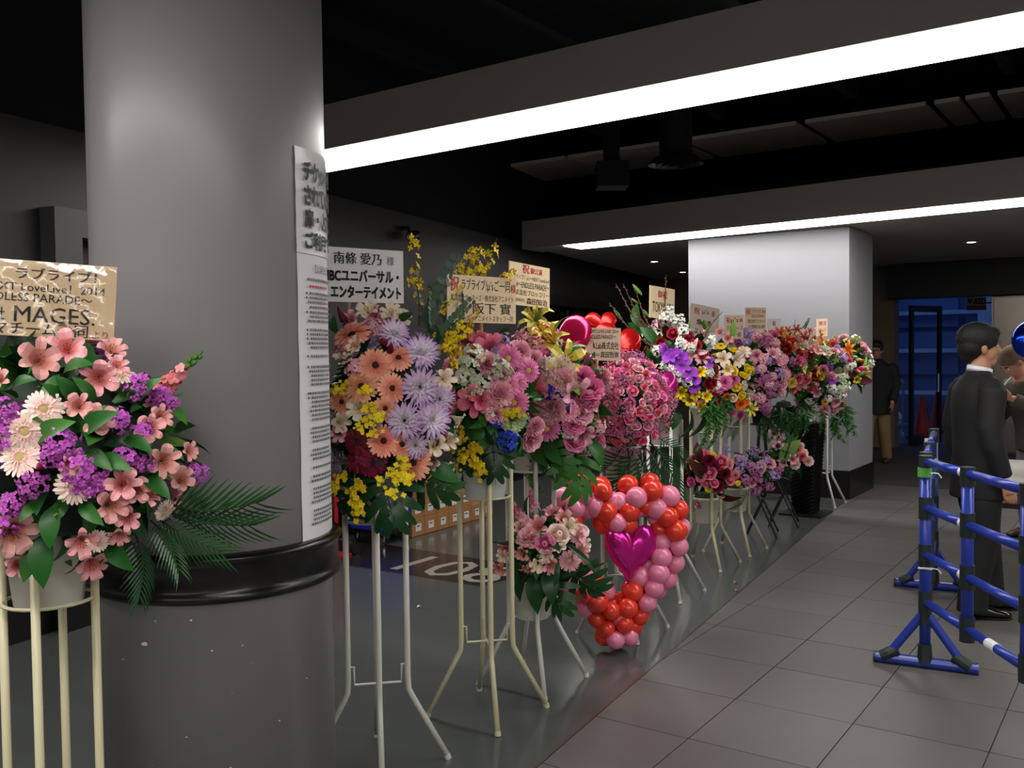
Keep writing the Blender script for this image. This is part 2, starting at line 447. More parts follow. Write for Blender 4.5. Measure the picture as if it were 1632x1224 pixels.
# round air diffuser hanging on its duct
p = at(1077, 262, 8.7)
dk = thing('air_diffuser', (p.x, p.y, p.z), 'round black air diffuser hanging from a duct below the ceiling', 'air vent')
obj('duct', MB().lathe([(0.15, 0.05), (0.15, 4.37 - p.z)], 24, p), M_ceil, dk, smooth=False)
M_vent = mat('vent metal', '3a3a3c', 0.35, metal=0.4)
for k, r_ in enumerate((0.25, 0.185, 0.125, 0.065)):
    obj('ring', MB().lathe([(r_, 0.0 - k * 0.008), (r_ - 0.025, 0.035), (r_ - 0.04, 0.05), (r_ - 0.05, 0.05), (r_ - 0.03, 0.03), (r_ - 0.012, -k * 0.008)], 32, p, caps=False), M_vent, dk, smooth=True)
obj('cone', MB().lathe([(0.25, 0.0), (0.2, 0.06), (0.15, 0.07)], 32, p, caps=False), M_vent, dk, smooth=True)
# second duct run with a box end
p = at(975, 300, 9.2)
db = thing('duct_box', (p.x, p.y, p.z), 'small dark duct box under the black ceiling beside the round vent', 'duct')
obj('box', MB().box(p + Vector((0, 0, 0.12)), (0.3, 0.3, 0.24)), M_ceil, db)
obj('neck', MB().lathe([(0.08, 0.24), (0.08, 4.37 - p.z)], 16, p), M_ceil, db)
# security camera on the dark wall
p = MW @ Vector((4.2, -0.08, 2.72))
sc_ = thing('security_camera', p, 'small black security camera high on the dark grey wall', 'camera')
obj('bracket', MB().tube([MW @ Vector((4.2, 0.0, 2.80)), MW @ Vector((4.2, -0.08, 2.80)), MW @ Vector((4.2, -0.1, 2.74))], 0.02), M_black, sc_)
obj('body', MB().tube([MW @ Vector((4.12, -0.14, 2.70)), MW @ Vector((4.3, -0.1, 2.74))], [0.045, 0.05], 12), M_black, sc_)
obj('lens', MB().tube([MW @ Vector((4.10, -0.145, 2.695)), MW @ Vector((4.125, -0.14, 2.70))], 0.028, 12), M_chrome, sc_)

# ------------------------------------------------------------------ entrance: glass doors and what stands outside
def dl(name, a, b, z0, z1, t=0.05, m=None, parent=None):
    a = Vector((a[0], a[1], 0)); b = Vector((b[0], b[1], 0)); c = (a + b) / 2; d = b - a
    M = ML @ Matrix.Translation((c.x, c.y, (z0 + z1) / 2)) @ Matrix.Rotation(math.atan2(d.y, d.x), 4, 'Z')
    return obj(name, MB().box((0, 0, 0), (d.length, t, z1 - z0)), m, parent, M)
def glass_leaf(a, b, z1, name, label):
    a3, b3 = Vector(a), Vector(b)
    t = thing(name, L(a[0], a[1], 0.0), label, 'door')
    u = (b3 - a3).normalized() * 0.06
    dl('frame_stile', a, a3 + u, 0.01, z1, 0.06, M_darkframe, t); dl('frame_stile', b3 - u, b, 0.01, z1, 0.06, M_darkframe, t)
    dl('frame_rail', a3 + u, b3 - u, z1 - 0.1, z1, 0.05, M_darkframe, t); dl('frame_rail', a3 + u, b3 - u, 0.01, 0.14, 0.05, M_darkframe, t)
    dl('pane', a3 + u, b3 - u, 0.14, z1 - 0.1, 0.01, M_glass, t)
    m = b3 - u * 1.6
    obj('pull_handle', MB().tube([L(m.x, m.y, 0.85) + Vector((0.0, -0.05, 0)), L(m.x, m.y, 1.15) + Vector((0.0, -0.05, 0))], 0.014), M_chrome, t)
    return t
glass_leaf((-3.32, 15.95), (-3.02, 16.75), 2.25, 'glass_door', 'open glass door with dark metal frame at the entrance')
# outdoors
M_extblue = mat('facade panel', '6f86b8', 0.4)
M_extframe = mat('facade frame', 'c9dcf2', 0.5)
M_snow = mat('snow', 'e8eef8', 0.8, bump=(6, 0.4))
M_asphalt = mat('wet asphalt', '5a6270', 0.35)
structure(obj('ground_outside', MB().box((-3.0, 24.0, -0.06), (24, 16.2, 0.1), ML), M_asphalt))
fc = link('office_facade', None, None, Matrix.Translation(L(-3.6, 20.5))); tag(fc, 'pale blue office facade with light columns outside the glass door', 'building')
for i in range(7):
    for j in range(4):
        if i % 2 == 0 and j == 0: continue
        dl('facade_panel', (-9.0 + i * 1.9 + 0.07, 20.55), (-9.0 + i * 1.9 + 1.83, 20.55), 0.02 + j * 0.95 + 0.06, 0.02 + (j + 1) * 0.95 - 0.04, 0.06, M_extblue, fc)
dl('facade_wall', (-9.2, 20.66), (4.6, 20.66), 0, 5.6, 0.1, M_extblue, fc)
for x in (-4.66, -2.86, -1.0, -6.6): dl('facade_column', (x - 0.12, 20.35), (x + 0.12, 20.35), 0, 5.6, 0.24, M_extframe, fc)
for z in (0.62, 1.47, 2.23, 3.2): dl('facade_rail', (-9.2, 20.42), (4.6, 20.42), z, z + 0.08, 0.1, M_extframe, fc)
# pile of snow
def lump(mb, c, r, seed, n=18, k=9):
    rnd = random.Random(seed); ph = [rnd.uniform(0, 6.28) for _ in range(6)]
    rs = []
    for i in range(k + 1):
        a = PI / 2 * i / k; ring = []
        for j in range(n):
            b = 2 * PI * j / n; q = 1 + 0.13 * math.sin(3 * b + ph[0] + 4 * a) + 0.1 * math.sin(5 * b + ph[1]) + 0.08 * math.sin(7 * a + ph[2] + b * 2)
            ring.append(Vector(c) + Vector((math.cos(b) * math.cos(a) * r[0] * q, math.sin(b) * math.cos(a) * r[1] * q, math.sin(a) * r[2] * q)))
        rs.append(ring)
    return mb.rings(rs, False, True)
for k, (x, y, s_) in enumerate(((-2.75, 18.75, 0.36), (-4.9, 19.4, 0.72), (-1.0, 19.2, 0.8))):
    tag(obj('snow_pile', lump(MB(), L(x, y, -0.01), (s_, s_ * 0.8, 0.42 * s_ + 0.1), k), M_snow, smooth=True), ('low heap of snow just outside the glass door', 'wide heap of snow by the left facade column', 'tall heap of snow by the right facade column')[k], 'snow', 'snow heaps outside')
def barricade(x, y, rz, label):
    t = thing('crowd_barrier', L(x, y), label, 'barrier', None, -TH + rz)
    M0 = _WM[t.name]; m = mat('galvanised pipe', 'aab4c4', 0.35, metal=0.7)
    g = lambda a, z: M0 @ Vector((a, 0, z))
    obj('frame_tube', MB().tube([g(-0.6, 0.02), g(-0.6, 0.95), g(-0.5, 1.05), g(0.5, 1.05), g(0.6, 0.95), g(0.6, 0.02)], 0.02), m, t)
    obj('lower_rail', MB().tube([g(-0.6, 0.25), g(0.6, 0.25)], 0.015), m, t)
    for i in range(7): obj('bar', MB().tube([g(-0.45 + i * 0.15, 0.25), g(-0.45 + i * 0.15, 1.05)], 0.008, 6), m, t)
    for a in (-0.6, 0.6): obj('foot', MB().tube([M0 @ Vector((a, -0.22, 0.02)), M0 @ Vector((a, 0.22, 0.02))], 0.02), m, t)
barricade(-4.5, 18.1, 0.2, 'steel pipe crowd barrier outside beside the low snow heap')
barricade(-2.0, 17.6, -0.3, 'steel pipe crowd barrier outside behind the red traffic cone')
# traffic cone
def cone(p, label):
    t = thing('traffic_cone', p, label, 'traffic cone')
    M_c = mat('red cone plastic', 'a5271f', 0.4); M_b = mat('dark cone base', '3a1714', 0.6)
    obj('base', MB().box(Vector(p) + Vector((0, 0, 0.02)), (0.42, 0.42, 0.035), bev=0.01), M_b, t)
    obj('body', MB().lathe([(0.175, 0.038), (0.165, 0.08), (0.045, 0.72), (0.04, 0.74), (0.025, 0.74), (0.02, 0.7)], 24, p), M_c, t, smooth=True)
cone(L(-3.41, 17.33), 'red traffic cone standing just beyond the open glass entrance door')
cone(L(-3.45, 18.9), 'red traffic cone farther out on the pavement beside the low snow heap')
# sign over the door
p = at(1556, 484, 15.3)
sg = thing('defibrillator_sign', p, 'orange wall sign reading AED with a heart beside the steel wall', 'sign')
ex = Vector((1, -0.12, 0)).normalized(); nn = Vector((-0.12, -1, 0)).normalized()
sp = lambda u, v, o=0.0: p + ex * ((u - 0.5) * 0.30) + Vector((0, 0, 1)) * ((v - 0.5) * 0.21) + nn * o
def slab(name, fn, u0, v0, u1, v1, t0, t1, m, parent):
    vs = [fn(u, v, t) for t in (t0, t1) for u, v in ((u0, v0), (u1, v0), (u1, v1), (u0, v1))]
    return obj(name, MB().add(vs, [(3, 2, 1, 0), (4, 5, 6, 7), (0, 1, 5, 4), (1, 2, 6, 5), (2, 3, 7, 6), (3, 0, 4, 7)]), m, parent)
slab('panel', sp, 0, 0.38, 1, 1, 0, 0.01, mat('amber sign', 'c08a3a', 0.5), sg)
slab('band', sp, 0, 0, 1, 0.37, 0, 0.011, mat('red sign band', '8e2a1e', 0.5), sg)
lettering(sg, 'AED', (0.36, 0.46, 0.96, 0.9), lambda u, v: sp(u, v, 0.0125), mat('sign black', '1a1210', 0.6), 0.03)
lettering(sg, '♥', (0.06, 0.48, 0.28, 0.88), lambda u, v: sp(u, v, 0.0125), mat('red sign band', '8e2a1e', 0.5), 0.0)
slab('sign_bracket', sp, 0.97, 0.5, 1.35, 0.6, -0.02, 0.0, M_darkframe, sg)

# ------------------------------------------------------------------ round column
CP = at(341, 566, 3.06); CP = Vector((CP.x, CP.y, 0)); CR = 0.364
colm = structure(obj('wall_column', MB().lathe([(CR, 0.0), (CR, 4.37)], 96, CP), M_column, smooth=False))
for p_ in colm.data.polygons: p_.use_smooth = len(p_.vertices) == 4
obj('bumper_ring', MB().lathe([(CR - 0.005, 0.875), (CR + 0.014, 0.878), (CR + 0.03, 0.886), (CR + 0.034, 0.897), (CR + 0.026, 0.908), (CR + 0.022, 0.92), (CR + 0.022, 0.985), (CR + 0.028, 0.995), (CR + 0.034, 1.005), (CR + 0.03, 1.016), (CR + 0.012, 1.022), (CR - 0.005, 1.022)], 96, CP, caps=False), M_bumper, colm, smooth=True)
chips = MB(); rnd = random.Random(5)
def cyl(phi, z, o=0.0):
    return CP + Vector((math.cos(phi) * (CR + o), math.sin(phi) * (CR + o), z))
TOCAM = math.atan2(-CP.y, -CP.x)
for k in range(16):
    ph, z = TOCAM + rnd.uniform(-0.9, 0.9), rnd.uniform(0.3, 0.84)
    if k == 0: ph, z = TOCAM - 0.62, 0.76
    s_ = rnd.uniform(0.002, 0.005) if k else 0.013
    pts = [(rnd.uniform(0.6, 1) * s_ * math.cos(a), rnd.uniform(0.3, 0.7) * s_ * math.sin(a)) for a in [i * 1.047 for i in range(6)]]
    chips.add([cyl(ph + u / CR, z + v, 0.0006) for u, v in pts], [tuple(range(6))])
obj('paint_chip', chips, mat('bare plaster', 'd5d0c6', 0.8), colm)
colm.children[-1]['kind'] = 'stuff'
# posters taped round the column
M_paper = mat('white paper', 'e3e3e8', 0.55)
M_film = mat('laminated paper', 'dcdde2', 0.22, bump=(14, 0.08))
M_ink = mat('black ink', '141416', 0.6)
M_inkg = mat('grey ink', '66666c', 0.7)
M_red = mat('red ink', 'c62a2c', 0.6)
def col_angle(x):                                # angle on the column that shows at pixel x
    d = ray(x, 560); d = Vector((d.x, d.y)).normalized(); c = Vector((CP.x, CP.y))
    b = d.dot(c); disc = b * b - (c.length_squared - CR * CR)
    if disc < 0: return None
    q = d * (b - math.sqrt(disc)) - c
    return math.atan2(q.y, q.x)
A0 = col_angle(474)
def sheet(name, a0, w, z0, z1, m, off, label, cat, wob=0.0):
    n = 22; mb = MB(); vs = []
    rows = 14
    for j in range(rows + 1):
        for i in range(n + 1):
            o = off + wob * (0.5 + 0.5 * math.sin(j * 1.7 + i * 0.35)) * (abs(i - n / 2) / n)
            vs.append(cyl(a0 + w / CR * i / n, z0 + (z1 - z0) * j / rows, o))
    f = [(j * (n + 1) + i, j * (n + 1) + i + 1, (j + 1) * (n + 1) + i + 1, (j + 1) * (n + 1) + i) for j in range(rows) for i in range(n)]
    mb.add(vs, f)
    o = obj(name, mb, m, smooth=True)
    return tag(o, label, cat)
zz = lambda y: EYE - (y - 563) / FPX * 2.93
up = sheet('paper_notice', A0, 0.30, zz(405), zz(240), M_film, 0.004, 'shiny laminated notice with big black lettering taped to the round column', 'notice', 0.004)
lo = sheet('paper_notice', A0 + 0.01, 0.30, zz(868), zz(398), M_paper, 0.0015, 'long white sheet of small print hanging down the round column', 'notice', 0.004)
cw = lambda o: (lambda u, v: cyl(A0 + u / CR, v, o))
for t, y0, y1, w, mb_ in (('チケットが', 291, 259, 0.225, 0.05), ('されていない', 328, 298, 0.26, 0.05), ('扉・入口', 364, 335, 0.19, 0.05), ('ご利用で', 397, 371, 0.19, 0.05)):
    lettering(up, t, (0.035, zz(y0), 0.035 + w, zz(y1)), cw(0.0105), M_ink, mb_)
for k, y in enumerate([441, 452, 463, 470, 477, 485, 493, 500, 507, 521, 528, 535, 542, 549, 563, 580, 587, 594, 601, 608, 622, 629, 636, 643, 650, 657, 664, 678, 685, 692, 699, 713, 720, 727, 741, 755, 762, 775, 782, 789, 796, 810, 817, 824, 831]):
    mb = MB(); rnd = random.Random(k); u = 0.055 if (k % 4) else 0.045; end = 0.055 + rnd.uniform(0.12, 0.21)
    z = zz(y + 6); h_ = 0.0072
    while u < end:
        w = rnd.uniform(0.006, 0.012)
        mb.add([cyl(A0 + a / CR, b, 0.0075) for a, b in ((u, z), (u + w, z), (u + w, z + h_), (u, z + h_))], [(0, 1, 2, 3)])
        u += w + 0.0034
    o = obj('text_line', mb, M_red if y == 452 else M_inkg, lo)
    if k in (2, 3, 6, 9, 10, 11, 14, 15, 20, 21): lettering(lo, '●', (0.036, z, 0.043, z + h_), cw(0.0075), M_ink, 0.0)
lettering(lo, '【公演当日】', (0.09, zz(434), 0.2, zz(421)), cw(0.0075), M_inkg, 0.01)
# ------------------------------------------------------------------ goods along the dark wall
M_card = mat('cardboard', 'a9794a', 0.75, noise=(14, 0.08))
M_cardd = mat('cardboard orange', 'b8722e', 0.75, noise=(14, 0.08))
M_label = mat('carton label', 'e6e6e2', 0.6)
CB = fl(657, 857); CD = (fl(765, 827) - CB).normalized(); CD.z = 0
CN = Vector((0, 0, 1)).cross(CD)
def carton(i, row, label, m=M_card, dep=0.30):
    w, h_ = 0.178, 0.152
    p = CB + CD * (i * (w + 0.003)) + CN * (row * 0.006) + Vector((0, 0, row * h_))
    Mx = Matrix(((CD.x, CN.x, 0, p.x), (CD.y, CN.y, 0, p.y), (0, 0, 1, p.z), (0, 0, 0, 1)))
    t = link('cardboard_carton', None, None, Mx); tag(t, label, 'box', 'cardboard cartons stacked by the wall')
    obj('carton_body', MB().box((w / 2, dep / 2, h_ / 2 + 0.0008), (w - 0.002, dep, h_ - 0.0016), bev=0.003), m, t, Mx)
    obj('shipping_label', MB().box((w * 0.5, -0.0012, h_ * 0.5), (w * 0.42, 0.0016, h_ * 0.42)), M_label, t, Mx)
    obj('printed_line', MB().box((w * 0.47, -0.0024, h_ * 0.58), (w * 0.24, 0.001, h_ * 0.08)), M_inkg, t, Mx)
    obj('tape_strip', MB().box((w / 2, dep / 2, h_ + 0.0002), (w * 0.2, dep - 0.01, 0.0012)), mat('packing tape', 'b98c58', 0.3), t, Mx)
_row = ('bottom row of the stack', 'second row of the stack', 'top row of the stack')
_nth = ('end carton nearest the blue bin', 'second carton from the blue bin', 'third carton from the blue bin', 'fourth carton from the blue bin', 'fifth carton from the blue bin', 'sixth carton from the blue bin', 'seventh carton from the blue bin')
for r_, (a, b) in enumerate(((0, 7), (0, 5), (1, 4))):
    for i in range(a, b):
        carton(i, r_, 'brown cardboard %s, %s' % (_nth[i], _row[r_]), M_cardd if (r_, i) == (2, 3) else M_card)
# blue bin on castors
p = fl(607, 862)
bn = thing('rolling_bin', (p.x, p.y, 0), 'round-cornered blue plastic bin on castors beside the cartons', 'bin', rz=-TH)
M_bin = mat('blue bin plastic', '1b2a9a', 0.4)
B0 = _WM[bn.name]
def rrect(w, d, r_, z, n=5):
    out = []
    for cx, cy, a in ((w - r_, d - r_, 0), (-w + r_, d - r_, 90), (-w + r_, -d + r_, 180), (w - r_, -d + r_, 270)):
        for k in range(n):
            q = R(a + 90 * k / (n - 1)); out.append(B0 @ Vector((cx + r_ * math.cos(q), cy + r_ * math.sin(q), z)))
    return out
obj('tub', MB().rings([rrect(0.17, 0.17, 0.05, 0.12), rrect(0.2, 0.2, 0.06, 0.13), rrect(0.22, 0.22, 0.06, 0.5), rrect(0.235, 0.235, 0.06, 0.52), rrect(0.235, 0.235, 0.06, 0.545), rrect(0.21, 0.21, 0.06, 0.545), rrect(0.19, 0.19, 0.05, 0.16)]), M_bin, bn, smooth=False)
obj('dolly', MB().rings([rrect(0.19, 0.19, 0.05, 0.09), rrect(0.19, 0.19, 0.05, 0.122)]), M_black, bn)
for a, b in ((-1, -1), (1, -1), (1, 1), (-1, 1)):
    c = Vector((a * 0.15, b * 0.15, 0.036))
    w = obj('castor_wheel', MB().tube([B0 @ (c + Vector((-0.013, 0, 0))), B0 @ (c + Vector((0.013, 0, 0)))], 0.036, 14), mat('castor rubber', '2a2a2c', 0.5), bn)
    obj('castor_fork', MB().tube([B0 @ (c + Vector((0.018, 0, 0))), B0 @ (c + Vector((0.018, 0.01, 0.05)))], 0.009), M_chrome, w)
# red upright trolley
p = fl(544, 884)
tr = thing('hand_trolley', (p.x, p.y, 0), 'red folding hand trolley standing upright next to the blue bin', 'trolley', rz=-TH)
B0 = _WM[tr.name]; M_redp = mat('red enamel', 'a51820', 0.35)
for x in (-0.05, 0.05):
    obj('upright', MB().tube([B0 @ Vector((x, 0, 0.02)), B0 @ Vector((x, 0, 0.62))], 0.019, 10), M_redp, tr)
obj('toe_plate', MB().box((0, -0.08, 0.012), (0.2, 0.2, 0.016), B0), M_redp, tr)
for z in (0.2, 0.42, 0.6): obj('cross_bar', MB().tube([B0 @ Vector((-0.05, 0, z)), B0 @ Vector((0.05, 0, z))], 0.014, 8), M_redp, tr)
for x in (-0.1, 0.1): obj('wheel', MB().tube([B0 @ Vector((x - 0.012, 0.06, 0.05)), B0 @ Vector((x + 0.012, 0.06, 0.05))], 0.05, 16), M_black, tr)

# ------------------------------------------------------------------ blue pipe barrier
M_pipe = mat('blue coated pipe', '20389f', 0.3, spec=0.6)
M_joint = mat('dark green joint', '1d2a2a', 0.45)
M_tie = mat('white plastic tie', 'e8e8ea', 0.4)
def pipe_barrier(a, b, posts, feet, label):
    a, b = Vector(a), Vector(b); d = (b - a).normalized()
    t = thing('pipe_barrier', (a.x, a.y, 0), label, 'barrier', 'blue pipe barriers')
    g = lambda s_, z: Vector((a.x + d.x * s_, a.y + d.y * s_, z))
    zs = (1.03, 0.80, 0.565, 0.33)
    for s_, foot in posts:
        z0 = 0.05 if foot else 0.30
        pst = obj('post', MB().tube([g(s_, z0), g(s_, 1.05)], 0.0265, 14), M_pipe, t, smooth=True)
        for z in zs:
            obj('joint', MB().tube([g(s_, z - 0.055), g(s_, z + 0.055 if z < 1 else 1.06)], 0.032, 14), M_joint, pst)
        if foot:
            fd = Vector(foot).normalized(); q = lambda k, z: g(s_, z) + Vector((fd.x, fd.y, 0)) * k
            obj('foot_bar', MB().tube([q(-0.235, 0.027), q(0.235, 0.027)], 0.026, 14), M_pipe, t)
            for k in (-1, 1):
                obj('strut', MB().tube([q(0.01 * k, 0.27), q(0.165 * k, 0.05)], 0.021, 12), M_pipe, t)
                obj('joint', MB().tube([q(0.13 * k, 0.075), q(0.165 * k, 0.05), q(0.20 * k, 0.030)], [0.027, 0.033, 0.031], 12), M_joint, t)
                obj('end_cap', MB().tube([q(0.228 * k, 0.027), q(0.24 * k, 0.027)], 0.029, 14), M_joint if k < 0 else M_pipe, t)
            obj('joint', MB().tube([q(0, 0.03), q(0, 0.12)], [0.038, 0.031], 14), M_joint, t)
            obj('joint', MB().tube([q(0, 0.22), q(0, 0.31)], 0.031, 14), M_joint, t)
    for z in zs:
        s0 = 0.0
        for s1 in [p_[0] for p_ in posts[1:]]:
            obj('rail', MB().tube([g(s0 + 0.02, z), g(s1 - 0.02, z)], 0.0205, 12), M_pipe, t, smooth=True); s0 = s1
    return t, g
PA = fl(1474, 1064); PA = Vector((PA.x, PA.y))
FD = (fl(1550, 1075) - fl(1397, 1055)); FD = (FD.x, FD.y)
PB = (1.98, 2.7)
f1, g1 = pipe_barrier((PA.x, PA.y), PB, ((0.0, FD), (0.46, None), (0.98, None), (1.8, FD)), 0, 'blue pipe barrier with green tape and white ties, nearest the walkway')
for z, n_ in ((0.975, 3), (0.50, 4)):
    obj('cable_tie', MB().tube([g1(0, z) + Vector((0.0285 * math.cos(k * 0.55), 0.0285 * math.sin(k * 0.55), 0.004 * math.sin(k))) for k in range(12)] , 0.006, 6), M_tie, f1)
    obj('tie_tail', MB().tube([g1(0, z) + Vector((0.03, -0.012, 0)), g1(0, z) + Vector((0.055, -0.02, -0.004)), g1(0, z) + Vector((0.07, -0.02, -0.025))], 0.0035, 6), M_tie, f1)
obj('green_tape', MB().tube([g1(0, 0.955) + Vector((-0.004, -0.002, 0)), g1(0, 1.0) + Vector((-0.004, -0.002, 0))], 0.0335, 14), mat('green tape', '5ba84a', 0.4), f1)
for s_, z in ((0.43, 1.03), (0.43, 0.80), (0.43, 0.565)):
    obj('reflective_band', MB().tube([g1(s_ - 0.03, z), g1(s_ - 0.005, z)], 0.0218, 12), M_tie, f1)
obj('paper_tag', MB().tube([g1(0.66, 0.33), g1(0.74, 0.33)], 0.0225, 12), M_tie, f1)
f2, g2 = pipe_barrier((PA.x + 0.07, PA.y + 0.15), (2.76, 6.15), ((0.0, None), (0.55, None), (1.5, (FD[0], FD[1]))), 0, 'blue pipe barrier behind the suited man reaching towards the entrance')
obj('paper_tag', MB().box(g2(1.1, 0.97) + Vector((-0.03, -0.02, 0)), (0.05, 0.004, 0.13)), M_tie, f2)
obj('cable_tie', MB().tube([g2(1.1, 0.9) + Vector((0.03 * math.cos(k * 0.55), 0.03 * math.sin(k * 0.55), 0)) for k in range(12)], 0.006, 6), M_tie, f2)
tag(obj('floor_tape', MB().prism([(0, 0), (0.10, 0.02), (0.06, 0.09)], 0.0, 0.0012, Matrix.Translation(fl(1462, 812))), mat('grey tape', 'a9a8a4', 0.5)), 'small pale triangle of tape stuck on the floor tiles', 'tape')

# ------------------------------------------------------------------ folding table
M_ttop = mat('pale table laminate', 'b9b6b2', 0.4); M_tleg = mat('table steel', '5c5853', 0.35, metal=0.5)
tb = thing('folding_table', L(-0.82, 7.5), 'long pale folding table with dark metal legs behind the suited man', 'table')
obj('table_top', MB().box((-0.80, 7.52, 0.675), (0.66, 1.75, 0.03), ML, bev=0.005), M_ttop, tb)
obj('edge_band', MB().box((-0.80, 7.52, 0.652), (0.60, 1.68, 0.016), ML), M_tleg, tb)
for x in (-1.06, -0.54):
    for y in (6.8, 8.24):
        obj('leg', MB().box((x, y, 0.33), (0.03, 0.04, 0.63), ML), M_tleg, tb)
        obj('foot_cap', MB().box((x, y, 0.012), (0.04, 0.05, 0.022), ML), M_black, tb)
for y in (6.8, 8.24): obj('leg_brace', MB().box((-0.80, y, 0.56), (0.52, 0.025, 0.03), ML), M_tleg, tb)
for x in (-1.06, -0.54): obj('side_rail', MB().box((x, 7.52, 0.60), (0.02, 1.42, 0.02), ML), M_tleg, tb)
wb_ = lump(MB(), L(-0.70, 7.45, 0.6905), (0.09, 0.075, 0.17), 4, 16, 8)
tag(obj('plastic_bag', wb_, mat('white plastic film', 'd8d8d8', 0.3, bump=(40, 0.5)), smooth=True), 'crumpled white plastic bag lying on the pale table', 'bag')

# ------------------------------------------------------------------ people
def ering(c, rx, ry, n=20, rz=0.0, tx=0.0):
    c = Vector(c); E_ = Euler((tx, 0, rz)).to_matrix()
    return [c + E_ @ Vector((rx * math.cos(2 * PI * j / n), ry * math.sin(2 * PI * j / n), 0)) for j in range(n)]
def hand_parts(mb, wrist, d, pn, side, k=1.0, curl=0.5):
    """wrist point, d = along the hand, pn = palm normal, side +1 or -1 for the thumb"""
    d = Vector(d).normalized(); pn = Vector(pn).normalized(); s_ = d.cross(pn).normalized() * side
    W = Vector(wrist)
    mb.tube([W - d * 0.02 * k, W + d * 0.03 * k, W + d * 0.085 * k], [0.024 * k, 0.027 * k, 0.02 * k], 10)
    for a in (-0.024, -0.008, 0.008, 0.024):
        mb.tube([W + d * 0.02 * k + s_ * a * 0.6 * k, W + d * 0.085 * k + s_ * a * k], [0.015 * k, 0.0115 * k], 8)
    for a, ln in ((-0.027, 0.058), (-0.009, 0.072), (0.009, 0.078), (0.027, 0.07)):
        b = W + d * 0.082 * k + s_ * a * k; pts = [b]; dd = d.copy(); 
        for q in range(3):
            dd = (dd + pn * curl * (0.4 + 0.3 * q)).normalized(); pts.append(pts[-1] + dd * ln * k * (0.45, 0.32, 0.23)[q])
        mb.tube(pts, [0.0098 * k, 0.0092 * k, 0.0085 * k, 0.0065 * k], 8)
    b = W + d * 0.025 * k + s_ * 0.02 * k
    mb.tube([b, b + (d * 0.5 + s_ * 0.8 + pn * 0.3).normalized() * 0.04 * k, b + (d * 0.9 + s_ * 0.7 + pn * 0.5).normalized() * 0.068 * k, b + (d * 1.0 + s_ * 0.55 + pn * 0.6).normalized() * 0.09 * k], [0.015 * k, 0.013 * k, 0.011 * k, 0.008 * k], 8)
def head_parts(mb, c, E_):
    """face towards +y of the head frame"""
    T = lambda v: Vector(c) + E_ @ Vector(v)
    mb.ell(T((0, -0.008, 0.025)), (0.076, 0.096, 0.094), 16, 12, E_)
    mb.ell(T((0, 0.022, -0.03)), (0.064, 0.07, 0.08), 16, 10, E_)
    mb.ell(T((0, 0.05, -0.082)), (0.042, 0.04, 0.033), 12, 8, E_)
    mb.tube([T((0, 0.088, 0.02)), T((0, 0.106, -0.018)), T((0, 0.1, -0.032))], [0.008, 0.013, 0.012], 8)
    mb.ell(T((0, 0.087, -0.058)), (0.02, 0.01, 0.007), 10, 6, E_); mb.ell(T((0, 0.084, -0.07)), (0.017, 0.011, 0.008), 10, 6, E_)
    mb.ell(T((0, 0.083, 0.03)), (0.055, 0.012, 0.01), 10, 6, E_)
    for s_ in (-1, 1):
        mb.ell(T((s_ * 0.077, -0.004, -0.012)), (0.010, 0.02, 0.032), 8, 8, E_)
        mb.ell(T((s_ * 0.083, -0.008, -0.004)), (0.008, 0.018, 0.024), 8, 8, E_)
def face_details(root, c, E_, M, skin_dark):
    T = lambda v: M @ (Vector(c) + E_ @ Vector(v))
    for s_ in (-1, 1):
        e = obj('eye', MB().ell(T((s_ * 0.031, 0.082, 0.008)), (0.012, 0.008, 0.007), 10, 6, (M.to_3x3() @ E_)), mat('eye white', 'd8d2cc', 0.3), root)
        obj('iris', MB().ell(T((s_ * 0.031, 0.088, 0.008)), (0.0055, 0.004, 0.006), 8, 6, (M.to_3x3() @ E_)), M_ink, e)
        obj('eyebrow', MB().tube([T((s_ * 0.014, 0.093, 0.03)), T((s_ * 0.034, 0.092, 0.036)), T((s_ * 0.052, 0.078, 0.03))], [0.003, 0.004, 0.002], 6), mat('hair black', '0b0a0a', 0.7), root)
    obj('lips', MB().ell(T((0, 0.093, -0.064)), (0.02, 0.006, 0.006), 10, 6, (M.to_3x3() @ E_)), skin_dark, root)
M_skin = mat('skin', 'b98769', 0.5); M_skin2 = mat('skin pink', 'b07a66', 0.5); M_lip = mat('lips', '96574c', 0.5)
M_hair = mat('hair black', '0b0a0a', 0.7)
M_suit = mat('black suit cloth', '090a0c', 0.75, noise=(40, 0.12)); M_shirt = mat('white shirt', 'd9dbe2', 0.6)
M_shoe = mat('black leather', '0a0a0b', 0.18, spec=0.6)

def shoe(root, M, x, y, yaw, m, z=0.0):
    E_ = Matrix.Translation((x, y, z)) @ Matrix.Rotation(yaw, 4, 'Z'); T = lambda v: M @ (E_ @ Vector(v))
    def sec(yy, w, h0, h1, n=12):
        return [T((w * math.cos(2 * PI * j / n), yy, (h0 + h1) / 2 + (h1 - h0) / 2 * math.sin(2 * PI * j / n))) for j in range(n)]
    s_ = obj('shoe', MB().rings([sec(-0.085, 0.012, 0.02, 0.05), sec(-0.075, 0.034, 0.004, 0.08), sec(-0.03, 0.038, 0.004, 0.095), sec(0.04, 0.042, 0.006, 0.085), sec(0.1, 0.047, 0.004, 0.062), sec(0.15, 0.043, 0.004, 0.05), sec(0.182, 0.026, 0.006, 0.038), sec(0.19, 0.008, 0.012, 0.026)]), m, root, smooth=True)
    obj('sole', MB().rings([sec(-0.086, 0.03, 0.0, 0.014), sec(-0.03, 0.040, 0.0, 0.016), sec(0.1, 0.050, 0.0, 0.014), sec(0.16, 0.042, 0.0, 0.014), sec(0.192, 0.012, 0.002, 0.014)]), M_black, s_)

